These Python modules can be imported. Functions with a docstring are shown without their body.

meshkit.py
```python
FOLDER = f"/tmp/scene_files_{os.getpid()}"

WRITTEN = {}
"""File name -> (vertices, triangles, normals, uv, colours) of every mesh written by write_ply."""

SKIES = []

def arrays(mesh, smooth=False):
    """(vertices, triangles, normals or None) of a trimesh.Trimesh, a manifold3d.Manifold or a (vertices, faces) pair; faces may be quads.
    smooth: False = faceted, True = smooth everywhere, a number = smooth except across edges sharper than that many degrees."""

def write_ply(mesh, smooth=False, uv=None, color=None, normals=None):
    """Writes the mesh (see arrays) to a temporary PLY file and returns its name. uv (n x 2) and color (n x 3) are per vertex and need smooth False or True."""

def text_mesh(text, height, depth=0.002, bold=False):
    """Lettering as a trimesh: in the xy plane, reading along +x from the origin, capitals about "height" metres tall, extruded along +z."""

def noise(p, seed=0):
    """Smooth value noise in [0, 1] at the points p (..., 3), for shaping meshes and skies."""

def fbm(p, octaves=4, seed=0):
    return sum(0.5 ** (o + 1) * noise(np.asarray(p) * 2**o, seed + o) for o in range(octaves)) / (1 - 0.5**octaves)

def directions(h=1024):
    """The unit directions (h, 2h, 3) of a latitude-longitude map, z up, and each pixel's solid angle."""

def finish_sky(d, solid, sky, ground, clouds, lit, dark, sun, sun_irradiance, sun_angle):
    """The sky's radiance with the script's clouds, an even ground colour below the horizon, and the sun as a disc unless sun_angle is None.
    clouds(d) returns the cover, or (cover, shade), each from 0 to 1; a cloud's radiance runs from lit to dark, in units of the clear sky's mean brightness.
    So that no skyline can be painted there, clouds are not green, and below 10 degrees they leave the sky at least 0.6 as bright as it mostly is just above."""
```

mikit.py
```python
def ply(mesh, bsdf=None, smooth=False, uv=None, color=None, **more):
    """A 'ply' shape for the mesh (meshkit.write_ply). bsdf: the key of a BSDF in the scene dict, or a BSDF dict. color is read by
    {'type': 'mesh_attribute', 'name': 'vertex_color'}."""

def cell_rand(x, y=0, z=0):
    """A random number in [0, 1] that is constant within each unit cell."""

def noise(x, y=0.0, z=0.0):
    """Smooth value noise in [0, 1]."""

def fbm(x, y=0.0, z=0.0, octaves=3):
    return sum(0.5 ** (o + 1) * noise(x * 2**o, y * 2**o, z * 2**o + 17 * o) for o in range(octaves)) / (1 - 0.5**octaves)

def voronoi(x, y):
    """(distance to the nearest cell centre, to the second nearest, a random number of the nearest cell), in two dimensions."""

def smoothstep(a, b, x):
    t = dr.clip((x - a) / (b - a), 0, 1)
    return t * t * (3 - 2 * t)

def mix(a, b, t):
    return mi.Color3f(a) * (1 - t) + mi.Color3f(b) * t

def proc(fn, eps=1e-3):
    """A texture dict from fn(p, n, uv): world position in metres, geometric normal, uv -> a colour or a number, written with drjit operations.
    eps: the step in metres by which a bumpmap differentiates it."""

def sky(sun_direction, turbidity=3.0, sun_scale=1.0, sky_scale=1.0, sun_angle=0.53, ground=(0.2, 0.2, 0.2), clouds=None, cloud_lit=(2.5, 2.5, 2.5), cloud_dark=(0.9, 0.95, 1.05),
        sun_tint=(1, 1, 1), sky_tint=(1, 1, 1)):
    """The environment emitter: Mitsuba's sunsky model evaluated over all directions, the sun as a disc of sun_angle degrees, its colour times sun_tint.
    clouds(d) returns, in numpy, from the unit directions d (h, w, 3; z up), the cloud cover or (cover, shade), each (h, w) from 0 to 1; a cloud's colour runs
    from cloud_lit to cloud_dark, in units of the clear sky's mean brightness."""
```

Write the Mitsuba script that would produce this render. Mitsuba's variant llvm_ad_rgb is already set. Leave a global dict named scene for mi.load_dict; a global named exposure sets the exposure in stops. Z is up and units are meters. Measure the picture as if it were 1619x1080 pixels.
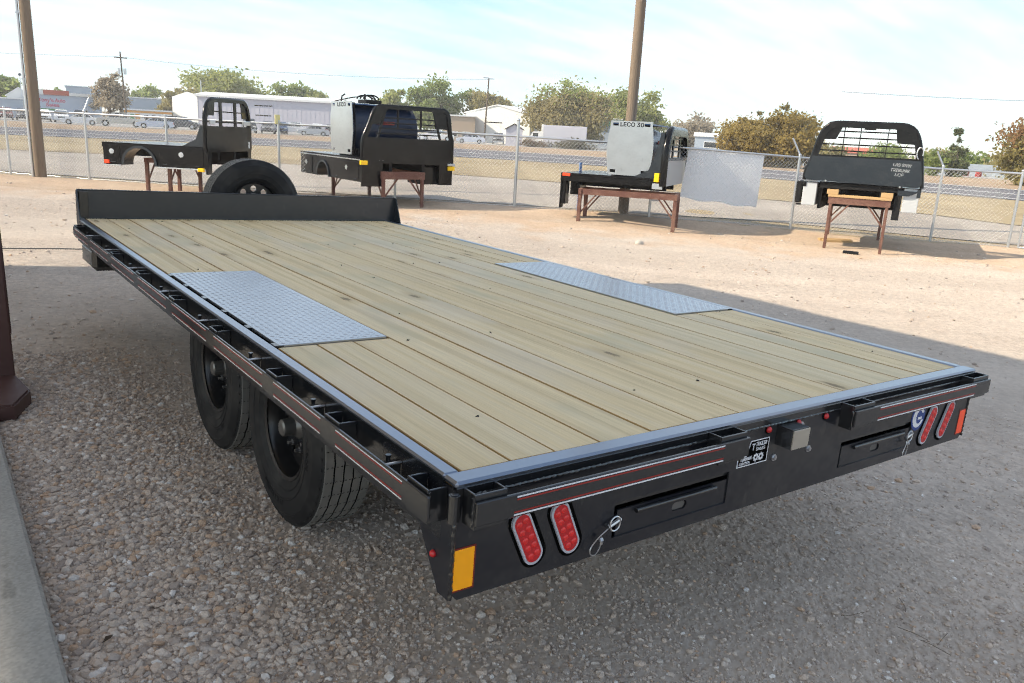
import math, random
import numpy as np
import trimesh
import manifold3d
from shapely.geometry import Polygon, Point, LineString, box as sbox
from shapely import affinity
import drjit as dr
import mitsuba as mi
import mikit, meshkit

random.seed(7)
rng = np.random.default_rng(7)
PI = math.pi
T4 = mi.ScalarTransform4f
scene, labels = {}, {}

# ------------------------------------------------------------------ camera, light, exposure
CAM = np.array([-0.87265, -1.33655, 1.53570])
FWD = np.array([0.581170, 0.774278, -0.250468])
UPV = np.array([0.108171, 0.231550, 0.966790])
scene['haze_air'] = {'type': 'homogeneous', 'albedo': {'type': 'rgb', 'value': [.95, .95, .95]}, 'sigma_t': .0007}
scene['camera'] = {'type': 'perspective', 'medium': {'type': 'ref', 'id': 'haze_air'}, 'fov': 65.59, 'fov_axis': 'x', 'near_clip': 0.05, 'far_clip': 6000.0,
                   'to_world': T4().look_at(origin=CAM.tolist(), target=(CAM + FWD).tolist(), up=UPV.tolist())}
SUN = (-1.38, 0.53, 1.0)


def clouds(d):
    # thin high cloud: a milky veil that thickens towards the horizon, with faint streaks
    p = np.stack([d[..., 0] / (d[..., 2] + .18) * 1.2, d[..., 1] / (d[..., 2] + .18) * 2.6, d[..., 2] * 0], -1)
    c = meshkit.fbm(p * 1.3 + 5, 5, 3)
    f = meshkit.fbm(p * np.array([2.2, 5.5, 1]) + 11, 5, 8)      # drawn-out streaks
    return np.clip(.30 + (c - .46) * 1.1 + (f - .5) * .6, 0, .92)


scene['sky'] = mikit.sky(SUN, turbidity=3.0, sun_scale=.55, sky_scale=.92, sky_tint=(1.0, 1.0, .94), sun_tint=(.93, 1.0, 1.10), clouds=clouds, cloud_lit=(2.0, 2.0, 2.0), cloud_dark=(1.2, 1.25, 1.3), ground=(.3, .27, .23))
exposure = 3.0

# ------------------------------------------------------------------ materials
noise, fbm, voronoi, cell_rand, smoothstep, mix, proc = mikit.noise, mikit.fbm, mikit.voronoi, mikit.cell_rand, mikit.smoothstep, mikit.mix, mikit.proc


def rgb(c):
    return {'type': 'rgb', 'value': list(c)}


def pri(name, col, rough=.5, metal=0., spec=.5, **kw):
    d = {'type': 'principled', 'base_color': col if isinstance(col, dict) else rgb(col), 'roughness': rough, 'metallic': float(metal), 'specular': float(spec)}
    d.update(kw)
    scene[name] = {'type': 'twosided', 'bsdf': d}
    return name


def bumped(name, col, rough, fn, scale, eps=1e-3, **kw):
    d = {'type': 'principled', 'base_color': col if isinstance(col, dict) else rgb(col), 'roughness': rough, 'specular': .4}
    d.update(kw)
    scene[name] = {'type': 'twosided', 'bsdf': {'type': 'bumpmap', 'arbitrary': proc(fn, eps), 'scale': scale, 'bsdf': d}}
    return name


VC = {'type': 'mesh_attribute', 'name': 'vertex_color'}
# paint with faint dust
def dusty(base, dust, amount):
    def fn(p, n, uv):
        f = fbm(p.x * 5, p.y * 5, p.z * 5, 4)
        g = fbm(p.x * 40, p.y * 40, p.z * 40, 2)
        scuff = smoothstep(.74, .80, fbm(p.x * 24 + 3, p.y * 24, p.z * 9, 3)) * .8
        up = smoothstep(.3, .9, n.z) * .35
        return mix(base, dust, dr.minimum(1., amount * (smoothstep(.35, .8, f * .7 + g * .3) + scuff + up)))
    return proc(fn)


BLACK = pri('black_paint', dusty((.010, .011, .013), (.05, .047, .044), .2), .16, spec=1.0)
SATIN = pri('satin_black', dusty((.009, .014, .021), (.034, .037, .042), .25), .26, spec=.8)
ROUGHP = proc(lambda p, n, uv: .16 + .30 * smoothstep(.35, .75, fbm(p.x * 7, p.y * 7, p.z * 7, 4)))
TAILB = pri('tail_black', dusty((.011, .012, .017), (.060, .056, .050), .30), ROUGHP, spec=.6)
BEDB = pri('bed_black', dusty((.007, .007, .008), (.05, .046, .040), .12), .18, spec=.3)
DARK = pri('dark_under', (.008, .008, .009), .6, spec=.3)
VOID = pri('void_black', (.004, .004, .004), .9, spec=0.)
STEEL = pri('bare_steel', (.55, .56, .58), .3, metal=1.)
GALV = pri('galvanised', (.62, .64, .66), .38, metal=.85)
TREAD = pri('tread_metal', dusty((.47, .50, .545), (.38, .39, .41), .4), .27, metal=.9)
GREYPANEL = pri('grey_panel', dusty((.50, .535, .565), (.40, .425, .45), .5), .24, metal=.7)
BOXGREY = pri('box_grey', (.48, .47, .46), .35, metal=.7)
CHEQ = pri('cheq_metal', (.60, .62, .64), .4, metal=.15)
RUSTP = pri('rust_primer', dusty((.13, .055, .042), (.26, .15, .11), .75), .7)
COLP = pri('column_red', dusty((.055, .020, .017), (.09, .045, .035), .5), .55)
WHITE = pri('white_paint', (.78, .78, .78), .4)
WSTRIPE = pri('white_stripe', (.68, .69, .72), .3)
RSTRIPE = pri('red_stripe', (.28, .020, .015), .4)
REDL = pri('red_lens', (.48, .006, .010), .10, clearcoat=1.0)
LEDR = pri('led_red', (.66, .014, .014), .06, clearcoat=1.0)
LENSRING = pri('lens_ring', (.42, .42, .46), .15, clearcoat=.8)
AMBER = pri('amber_reflector', (1.0, .40, .004), .3)
REDREF = pri('red_reflector', (1.0, .085, .022), .3)
AMBL = pri('amber_lamp', (1.0, .62, .015), .25)
TANF = pri('tan_face', (.40, .36, .30), .35, metal=.3)
BLUEL = pri('blue_logo', (.015, .05, .22), .35)
BLUEP = pri('blue_marker_paint', (.08, .2, .5), .5)
DEEPBLUE = pri('deep_blue', (.012, .022, .05), .3)
WOODRAW = pri('raw_wood', (.50, .33, .16), .7)
GLASSD = pri('dark_glass', (.02, .028, .035), .06, spec=.8)
TARP = 'white_tarp'
scene[TARP] = {'type': 'principledthin', 'base_color': rgb((.93, .93, .94)), 'roughness': .7, 'diff_trans': .8, 'spec_trans': 0.0, 'eta': 1.3}
CHALK = pri('chalk', (.42, .44, .46), .9)
YELLOWT = pri('yellow_tag', (.8, .7, .3), .6)


def plank_col(p, n, uv):
    bid = dr.floor(uv.x / 10 + .5)
    edge = dr.select(uv.y > 500, 1., 0.)
    y = uv.y - 1000 * edge
    x = uv.x - bid * 10
    r1, r2 = cell_rand(bid, 3, 1), cell_rand(bid, 5, 2)
    # growth rings stretched along the board, bent round knots
    ring = fbm(x * 38 + r1 * 50 + 1.6 * fbm(x * 6, y * .7 + r2 * 30, 0, 2), y * .55 + r2 * 91, bid, 4)
    fine = noise(x * 420, y * 5, bid)
    base = mix((.61, .475, .265), (.67, .535, .315), r1)
    base = mix(base, (.555, .485, .33), smoothstep(.45, .85, r2) * .5)
    c = mix(base, (.43, .325, .175), smoothstep(.54, .70, ring) * .36)
    c = mix(c, (.68, .58, .41), smoothstep(.5, .3, ring) * .3)
    c = c * (0.90 + .20 * fine)
    wx = fbm(x * 3 + r1 * 9, y * 1.3, bid + 7, 3)
    c = mix(c, (.58, .53, .47), smoothstep(.55, .8, wx) * .25)
    c = mix(c, (.46, .42, .28), smoothstep(.57, .8, fbm(x * 4 + 33, y * 2.2 + r2 * 7, bid, 3)) * .5)
    # knots
    d1, d2, w = voronoi(x * 7 + r1 * 31, y * 2.4 + r2 * 57)
    k = smoothstep(.17, .07, d1 + .05 * noise(x * 90, y * 60, 3)) * dr.select(w > .84, 1., 0.)
    halo = smoothstep(.40, .12, d1) * dr.select(w > .84, 1., 0.)
    c = mix(c, (.40, .28, .13), halo * .35)
    c = mix(c, (.16, .11, .055), k * .8)
    return mix(c, (.36, .22, .09), edge)


def plank_h(p, n, uv):
    bid = dr.floor(uv.x / 10 + .5)
    x = uv.x - bid * 10
    return fbm(x * 120 + bid * 3, uv.y * 2.5, bid, 3)


PLANK = bumped('pine_plank', proc(plank_col), .62, plank_h, .0012, 1e-3)
scene['plank_edge'] = {'type': 'twosided', 'bsdf': {'type': 'diffuse', 'reflectance': rgb((.42, .27, .10))}}


def rubber_col(p, n, uv):
    f = fbm(p.x * 9, p.y * 9, p.z * 9, 3)
    return mix((.012, .012, .013), (.045, .042, .038), smoothstep(.4, .8, f) * .6)


RUBBER = pri('tyre_rubber', proc(rubber_col), .62, spec=.3)
TREADR = pri('tread_rubber', proc(lambda p, n, uv: mix((.13, .13, .12), (.20, .19, .175), fbm(p.x * 14, p.y * 14, p.z * 14, 3))), .85, spec=.2)
RIMB = pri('rim_black', (.010, .010, .011), .28, spec=.5)

FN = np.array([.686, .728])          # normal of the yard fence, pointing out of the yard
def ground_col(p, n, uv):
    dist = 16.2 - (.686 * p.x + .728 * p.y)
    big = fbm(p.x * .35, p.y * .35, 1.0, 4)
    mid = fbm(p.x * 2.3, p.y * 2.3, 4.0, 4)
    fine = fbm(p.x * 26, p.y * 26, 2.0, 3)
    d1, d2, w = voronoi(p.x * 34, p.y * 34)
    e1, e2, w2 = voronoi(p.x * 75 + 9, p.y * 75)
    gravel = mix((.41, .345, .29), (.50, .435, .375), mid)
    st = mix((.35, .285, .24), (.59, .525, .465), w)
    st = mix(st, (.40, .27, .17), dr.select((w * 7.3 - dr.floor(w * 7.3)) > .86, .6, 0.))
    gravel = mix(gravel, st, smoothstep(.52, .30, d1) * .5)
    gravel = mix(gravel, mix((.33, .27, .22), (.56, .50, .445), w2), smoothstep(.5, .25, e1) * .38)
    gravel = gravel * (.80 + .42 * fine)
    dusty_ = mix((.44, .38, .325), (.51, .45, .39), fine)
    gravel = mix(gravel, dusty_, smoothstep(.46, .68, big) * .5)
    dirt = mix((.44, .315, .22), (.51, .395, .29), mid) * (.85 + .3 * fine)
    dz = smoothstep(4.4, 2.2, dist + (mid - .5) * 3.0) * smoothstep(-.6, .1, dist)
    c = mix(gravel, dirt, dz * .85)
    grass = smoothstep(.5, .1, dr.abs(dist - .1)) * smoothstep(.5, .7, fbm(p.x * 4, p.y * 4, 8.0, 3))
    c = mix(c, (.20, .19, .08), grass * .6)
    rut = fbm(dist * 1.5 + .4 * fbm(p.x * .3, p.y * .3, 3.0, 2), (.728 * p.x - .686 * p.y) * .09, 6.0, 4)
    c = c * (.945 + .11 * smoothstep(.3, .7, rut))
    out = smoothstep(0., -.8, dist)
    far = mix((.36, .29, .19), (.28, .23, .16), big)
    return mix(c, far, out)


def ground_h(p, n, uv):
    d1, d2, w = voronoi(p.x * 34, p.y * 34)
    e1, e2, w2 = voronoi(p.x * 75 + 9, p.y * 75)
    return smoothstep(.6, .1, d1) * (.4 + .6 * w) + .5 * smoothstep(.55, .1, e1) * w2 + .5 * fbm(p.x * 12, p.y * 12, 0, 3)


GROUND = bumped('yard_ground', proc(ground_col), .95, ground_h, .008, 2e-3, specular=.1)


def simple_ground(name, a, b, s, s2=None, rough=.95):
    s2 = s2 or s * 9

    def fn(p, n, uv):
        f = fbm(p.x * s, p.y * s, 2.0, 4)
        g = fbm(p.x * s2, p.y * s2, 5.0, 3)
        return mix(a, b, smoothstep(.25, .75, f * .6 + g * .4))
    return pri(name, proc(fn), rough, spec=.1)


DRIVE = simple_ground('drive_gravel', (.235, .21, .185), (.31, .28, .25), .5, 8)
VERGE = simple_ground('verge_grass', (.20, .160, .105), (.285, .235, .155), .25, 2.5)
ASPH = simple_ground('asphalt', (.095, .095, .108), (.13, .128, .14), .2, 3, .8)
MEDIAN = simple_ground('median_grass', (.20, .148, .105), (.27, .205, .145), .2, 2)
LOT = simple_ground('lot_paving', (.22, .215, .21), (.30, .29, .275), .1, 2, .85)
CONC = bumped('slab_concrete', proc(lambda p, n, uv: mix((.27, .262, .245), (.37, .36, .335), fbm(p.x * 3.2, p.y * 3.2, p.z * 3, 5)) * (.85 + .3 * noise(p.x * 130, p.y * 130, 1)) * (1 - .25 * smoothstep(.70, .80, fbm(p.x * 9 + 4, p.y * 5, 2, 4)))), .8,
              lambda p, n, uv: fbm(p.x * 60, p.y * 60, p.z * 60, 3), .0015, specular=.2)
POLEW = bumped('pole_wood', proc(lambda p, n, uv: mix((.15, .115, .085), (.29, .225, .17), fbm(dr.atan2(p.y - 11.3, p.x - 11.4) * 4 + p.x * 9, p.y * 9, p.z * .5, 4))), .85,
               lambda p, n, uv: fbm(p.x * 40, p.y * 40, p.z * 1.2, 3), .006, 3e-3)
VCOL = pri('vertex_tint', VC, .9, spec=.15)
LEAF = 'leaf_tint'
scene[LEAF] = {'type': 'principledthin', 'base_color': VC, 'roughness': .8, 'diff_trans': 1.1, 'spec_trans': 0.0, 'eta': 1.3}
BARK = pri('tree_bark', (.14, .11, .085), .9, spec=.1)

# ------------------------------------------------------------------ mesh helpers
def cat(ms):
    return trimesh.util.concatenate(ms)


def hullbox(x0, x1, y0, y1, z0, z1, b=0.):
    """box, with edges chamfered by b"""
    if b <= 0:
        m = trimesh.creation.box((x1 - x0, y1 - y0, z1 - z0))
        m.apply_translation(((x0 + x1) / 2, (y0 + y1) / 2, (z0 + z1) / 2))
        return m
    b = min(b, (x1 - x0) * .45, (y1 - y0) * .45, (z1 - z0) * .45)
    p = []
    for sx in (0, 1):
        for sy in (0, 1):
            for sz in (0, 1):
                X, Y, Z = (x0, x1)[sx], (y0, y1)[sy], (z0, z1)[sz]
                dx, dy, dz = (b, -b)[sx], (b, -b)[sy], (b, -b)[sz]
                p += [(X, Y + dy, Z + dz), (X + dx, Y, Z + dz), (X + dx, Y + dy, Z)]
    return trimesh.convex.convex_hull(np.array(p))


def bar(p0, p1, w, h=None, up=(0, 0, 1)):
    """rectangular bar from p0 to p1"""
    p0, p1 = np.array(p0, float), np.array(p1, float)
    h = h or w
    d = p1 - p0
    L = np.linalg.norm(d)
    d /= L
    up = np.array(up, float)
    if abs(d @ up) > .95:
        up = np.array([1., 0, 0])
    r = np.cross(d, up); r /= np.linalg.norm(r)
    u = np.cross(r, d)
    m = trimesh.creation.box((w, L, h))
    M = np.eye(4); M[:3, 0], M[:3, 1], M[:3, 2], M[:3, 3] = r, d, u, (p0 + p1) / 2
    m.apply_transform(M)
    return m


def tube(pts, r, n=8, caps=True):
    """round tube through points; r may be a list"""
    pts = np.array(pts, float)
    rs = np.broadcast_to(np.array(r, float), (len(pts),))
    tang = np.gradient(pts, axis=0)
    tang /= np.linalg.norm(tang, axis=1, keepdims=True) + 1e-12
    a = np.array([0, 0, 1.]) if abs(tang[0][2]) < .9 else np.array([1., 0, 0])
    V = []
    u = np.cross(tang[0], a); u /= np.linalg.norm(u)
    for i, t in enumerate(tang):
        u = u - t * (u @ t); u /= np.linalg.norm(u) + 1e-12
        v = np.cross(t, u)
        th = np.arange(n) * 2 * PI / n
        V.append(pts[i] + rs[i] * (np.cos(th)[:, None] * u + np.sin(th)[:, None] * v))
    V = np.vstack(V)
    F = []
    for i in range(len(pts) - 1):
        for k in range(n):
            a_, b_, c_, d_ = i * n + k, i * n + (k + 1) % n, (i + 1) * n + (k + 1) % n, (i + 1) * n + k
            F += [(a_, b_, c_), (a_, c_, d_)]
    if caps:
        V = np.vstack([V, pts[:1], pts[-1:]])
        s, e = len(V) - 2, len(V) - 1
        for k in range(n):
            F += [(s, (k + 1) % n, k), (e, (len(pts) - 1) * n + k, (len(pts) - 1) * n + (k + 1) % n)]
    return trimesh.Trimesh(V, np.array(F), process=False)


def cyl(p0, p1, r, n=16):
    return tube([p0, p1], r, n)


def prism(poly, h, frame):
    """extrude a 2-D polygon by h; frame = (origin, ex, ey, en)"""
    polys = getattr(poly, 'geoms', [poly])
    m = cat([trimesh.creation.extrude_polygon(g, h, engine='earcut') for g in polys])
    o, ex, ey, en = [np.array(q, float) for q in frame]
    M = np.eye(4); M[:3, 0], M[:3, 1], M[:3, 2], M[:3, 3] = ex, ey, en, o
    m.apply_transform(M)
    if np.linalg.det(M[:3, :3]) < 0:
        m.invert()
    return m


def lathe(prof, n=48):
    """revolve (r, h) profile about z"""
    return trimesh.creation.revolve(np.array(prof, float), sections=n)


def stadium(w, l):
    return LineString([(0, -(l - w) / 2), (0, (l - w) / 2)]).buffer(w / 2, quad_segs=8)


def key_for(base):
    if base not in scene and base not in labels:
        return base
    i = 1
    while f'{base}_{i:03d}' in scene or f'{base}_{i:03d}' in labels:
        i += 1
    return f'{base}_{i:03d}'


def thing(name, label, cat_, group=None):
    k = key_for(name)
    labels[k] = {'label': label, 'category': cat_}
    if group:
        labels[k]['group'] = group
    return k


def add(name, mesh, mat, parent=None, M=None, smooth=False, kind=None, label=None, **kw):
    k = key_for(f'{parent}__{name}' if parent else name)
    d = mikit.ply(mesh, mat, smooth=smooth, **kw)
    if M is not None:
        d['to_world'] = T4(np.asarray(M).tolist())
    scene[k] = d
    e = {}
    if kind: e['kind'] = kind
    if label: e['label'] = label
    if e: labels[k] = {**labels.get(k, {}), **e}
    return k


def again(k0, k1, M, mat=None):
    d = {**scene[k0], 'to_world': T4(np.asarray(M).tolist())}
    if mat: d['bsdf'] = {'type': 'ref', 'id': mat}
    scene[k1] = d


def single(name, mesh, mat, label, cat_, group=None, **kw):
    k = add(name, mesh, mat, **kw)
    labels[k] = {**labels.get(k, {}), 'label': label, 'category': cat_}
    if group: labels[k]['group'] = group
    return k


def rotz(a, t=(0, 0, 0)):
    M = np.eye(4); c, s = math.cos(a), math.sin(a)
    M[:2, :2] = [[c, -s], [s, c]]; M[:3, 3] = t
    return M


def frame_az(o, az):
    """local x = along compass azimuth az (degrees from +y towards +x), local y = 90 degrees left of it"""
    a = math.radians(az)
    M = np.eye(4)
    M[:3, 0] = (math.sin(a), math.cos(a), 0); M[:3, 1] = (-math.cos(a), math.sin(a), 0); M[:3, 3] = o
    return M


def sstep(a, b, x):
    t = np.clip((x - a) / (b - a), 0, 1)
    return t * t * (3 - 2 * t)


def terr(x, y):
    return -.026 * np.clip(x, 0, 8) * (1 - sstep(7, 12, np.asarray(y, float)))

# ------------------------------------------------------------------ the setting: ground, roads, sky is the emitter
def calm(x, y):
    """0 where the yard is rolled flat round the trailer, 1 elsewhere"""
    d = np.maximum(np.maximum(-.9 - x, x - 3.2), np.maximum(-1.2 - y, y - 5.8))
    return .25 + .75 * sstep(0, 1.5, d)


def build_ground():
    def axis(c0, c1, step):
        core = np.arange(c0, c1 + 1e-6, step)
        out = np.cumsum(step * 1.28 ** np.arange(1, 31))
        return np.concatenate([c0 - out[::-1], core, c1 + out])
    xs, ys = axis(-6, 22, .2), axis(-6, 26, .2)
    X, Y = np.meshgrid(xs, ys, indexing='ij')
    dist = 16.2 - (.686 * X + .728 * Y)
    P = np.stack([X, Y, X * 0], -1)
    und = (meshkit.fbm(P * .55, 4, 2) - .5) * .09 + (meshkit.fbm(P * 2.6, 3, 5) - .5) * .022
    Z = terr(X, Y) + und * calm(X, Y) * sstep(.3, 2.5, dist) * sstep(30, 15, np.hypot(X, Y)) - .016 * (1 - calm(X, Y))
    # bank of dirt pushed up along the fence line
    Z += .05 * np.exp(-((dist - .5) / .6) ** 2) * (np.hypot(X, Y) < 45)
    n, m = X.shape
    i, j = np.meshgrid(np.arange(n - 1), np.arange(m - 1), indexing='ij')
    a = (i * m + j).ravel()
    F = np.stack([a, a + m, a + m + 1, a + 1], 1)
    add('ground', (np.stack([X, Y, Z], -1).reshape(-1, 3), F), GROUND, smooth=True, kind='structure')


def curve(pts, n=90):
    from scipy.interpolate import PchipInterpolator
    p = np.array(pts, float)
    s = np.concatenate([[0], np.cumsum(np.linalg.norm(np.diff(p, axis=0), axis=1))])
    t = np.linspace(0, s[-1], n)
    return np.stack([PchipInterpolator(s, p[:, k])(t) for k in (0, 1)], 1)


def strip(A, B, off, m=5):
    A, B = np.asarray(A), np.asarray(B)
    w = np.linspace(0, 1, m)[None, :, None]
    G = A[:, None] * (1 - w) + B[:, None] * w
    Z = terr(G[..., 0], G[..., 1]) + off
    n = len(A)
    i, j = np.meshgrid(np.arange(n - 1), np.arange(m - 1), indexing='ij')
    a = (i * m + j).ravel()
    F = np.stack([a, a + m, a + m + 1, a + 1], 1)
    v = np.concatenate([G, Z[..., None]], -1).reshape(-1, 3)
    me = trimesh.Trimesh(v, np.vstack([F[:, [0, 1, 2]], F[:, [0, 2, 3]]]), process=False)
    if me.face_normals[:, 2].mean() < 0:
        me.invert()
    return me


build_ground()
FENCE = np.array([(-6.2, 30.9), (-4.4, 28.6), (-2.6, 26.2), (-.8, 23.9), (.95, 21.55), (2.36, 19.70), (3.79, 18.33), (5.70, 16.45), (7.62, 14.58), (9.54, 12.71), (11.56, 10.63), (14.31, 9.05), (16.39, 7.03), (16.95, 5.72)])
F0 = curve([(-40, 62), (-12, 39.5), (-.5, 24.6), (4.2, 19.2), (10, 13.5), (12, 11.4), (14.8, 9.9), (17.6, 7.2), (18.8, 4), (21, -4), (25, -25)])
G0 = curve([(-60, 66), (-22, 43), (-5, 38.5), (4.5, 34.4), (11.9, 28.6), (16.8, 21.8), (20.5, 13.5), (24, 7), (27, -5), (31, -25)])
R0 = curve([(-80, 66), (-20, 58.5), (5.9, 56.5), (13, 55), (20, 51.5), (26.5, 44), (32, 36), (35, 25.5), (35, 14.5), (37, -5), (42, -30)])
R1 = curve([(-80, 77), (-20, 69.5), (7, 66.8), (15, 65.2), (23.5, 61.2), (32, 52), (38.5, 43.5), (41, 29.5), (40.2, 17), (42, -5), (48, -30)])
R2 = curve([(-80, 96), (-20, 87), (9, 83), (19, 81.5), (30, 77), (42, 67), (49.5, 56), (51.5, 37), (49, 21), (51, -5), (58, -30)])
C0 = curve([(-80, 135), (-20, 134), (8, 130), (16, 117.5), (22, 113), (30, 111), (38, 109.5), (47, 107.5), (58, 101), (67, 99), (76, 86), (80, 73), (78, 55), (74, 40), (72, 10), (80, -30)])
C1 = curve([(-90, 240), (0, 250), (60, 215), (120, 180), (160, 140), (180, 80), (170, 20), (150, -30)])
add('gravel_drive', strip(F0, G0, .015), DRIVE, kind='structure', smooth=True)
add('verge_grass_strip', strip(G0, R0, .03), VERGE, kind='structure', smooth=True)
road = add('road', strip(R0, R2, .045), ASPH, kind='structure', smooth=True)
add('median_strip', strip(R2, C0, .04), MEDIAN, kind='structure', smooth=True)
add('car_lot_paving', strip(C0, C1, .03), LOT, kind='structure', smooth=True)


def line_on(A, B, f, w):
    M = A * (1 - f) + B * f
    d = B - A
    d = d / np.linalg.norm(d, axis=1, keepdims=True)
    return strip(M, M + d * w, .06, 2)


for f, w in ((.06, .35), (.42, .5), (.90, .6)):
    add('road_line', line_on(R0, R2, f, w), WHITE, parent='road')

# ------------------------------------------------------------------ shop building on the near side (shade, column, slab)
shop = thing('shop_building', 'steel shop building with rust red columns and a deep roof beside the trailer', 'building')
add('wall', prism(Polygon([(-9, -.1), (-.36, -.1), (-.36, 4.85), (-9, 6.13)]), .15, ((0, 8.2, 0), (1, 0, 0), (0, 0, 1), (0, -1, 0))), pri('shop_wall', (.62, .60, .56), .6), shop)
add('roof', prism(Polygon([(-9.3, 6.19), (-.3, 4.85), (-.3, 4.97), (-9.3, 6.34)]), 9.0, ((0, 8.2, 0), (1, 0, 0), (0, 0, 1), (0, -1, 0))), 'shop_wall', shop)
add('eave_trim', hullbox(-.3, -.24, -.80, 8.2, 4.71, 4.99), COLP, shop)
for yy in (3.88, 7.9):
    c = add('column', cat([hullbox(-.76, -.545, yy - .1, yy + .1, .0, 4.8, .008), hullbox(-.55, -.535, yy - .02, yy + .02, .3, 4.8)]), COLP, shop)
    f_ = Polygon([(-.82, yy - .62), (-.60, yy - .66), (-.505, yy - .42), (-.545, yy - .08), (-.82, yy - .05)])
    add('column_foot', cat([prism(f_, .07, ((0, 0, 0), (1, 0, 0), (0, 1, 0), (0, 0, 1))), prism(f_.buffer(-.010), .010, ((0, 0, .07), (1, 0, 0), (0, 1, 0), (0, 0, 1)))]), COLP, c)
add('slab', cat([hullbox(-4.05, -.69, -14, 8.05, -.12, .055, .012)]), CONC, kind='structure')
labels['slab'] = {'kind': 'structure'}

# ------------------------------------------------------------------ the trailer (own frame: x across, y forward, z up from the deck)
RW = np.array([[0.99962070, 0.0, 0.02753991], [0.00013097, 0.99998869, -0.00475397], [-0.02753960, 0.00475577, 0.99960940]])
MT = np.eye(4); MT[:3, :3] = RW; MT[:3, 3] = (0, 0, .80)
W, L = 2.44, 4.99
tr = thing('flatbed_trailer', 'long black flatbed trailer with pine plank deck and two diamond plate panels over the wheels', 'trailer')


def tp(name, mesh, mat, parent=None, **kw):
    return add(name, mesh, mat, parent or tr, MT, **kw)


# frame
EDGE = pri('gloss_edge', dusty((.28, .315, .38), (.26, .27, .3), .3), .22, metal=.9)
tp('deck_edge', cat([hullbox(0, .042, .052, L, -.014, 0, .005)]), EDGE)
tp('deck_edge', hullbox(W - .042, W, .052, L, -.014, 0, .005), EDGE)
tp('deck_edge', hullbox(-.002, W + .002, -.004, .052, -.016, .001, .006), EDGE)
fr = tp('frame', cat([
    hullbox(0, .006, .052, L, -.16, -.010),
    hullbox(W - .006, W, .052, L, -.16, -.010),
    hullbox(0, W, .010, .016, -.17, -.012),
    hullbox(0, W, -.0045, .000, -.034, -.012, .002),
    hullbox(.042, W - .042, L - .03, L, -.014, -.001)]), BLACK)
und = [hullbox(.62 + dx, .62 + dx + .13, .2, L, z0, z0 + .012) for dx in (-.065, 1.135) for z0 in (-.36, -.14)]
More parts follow.
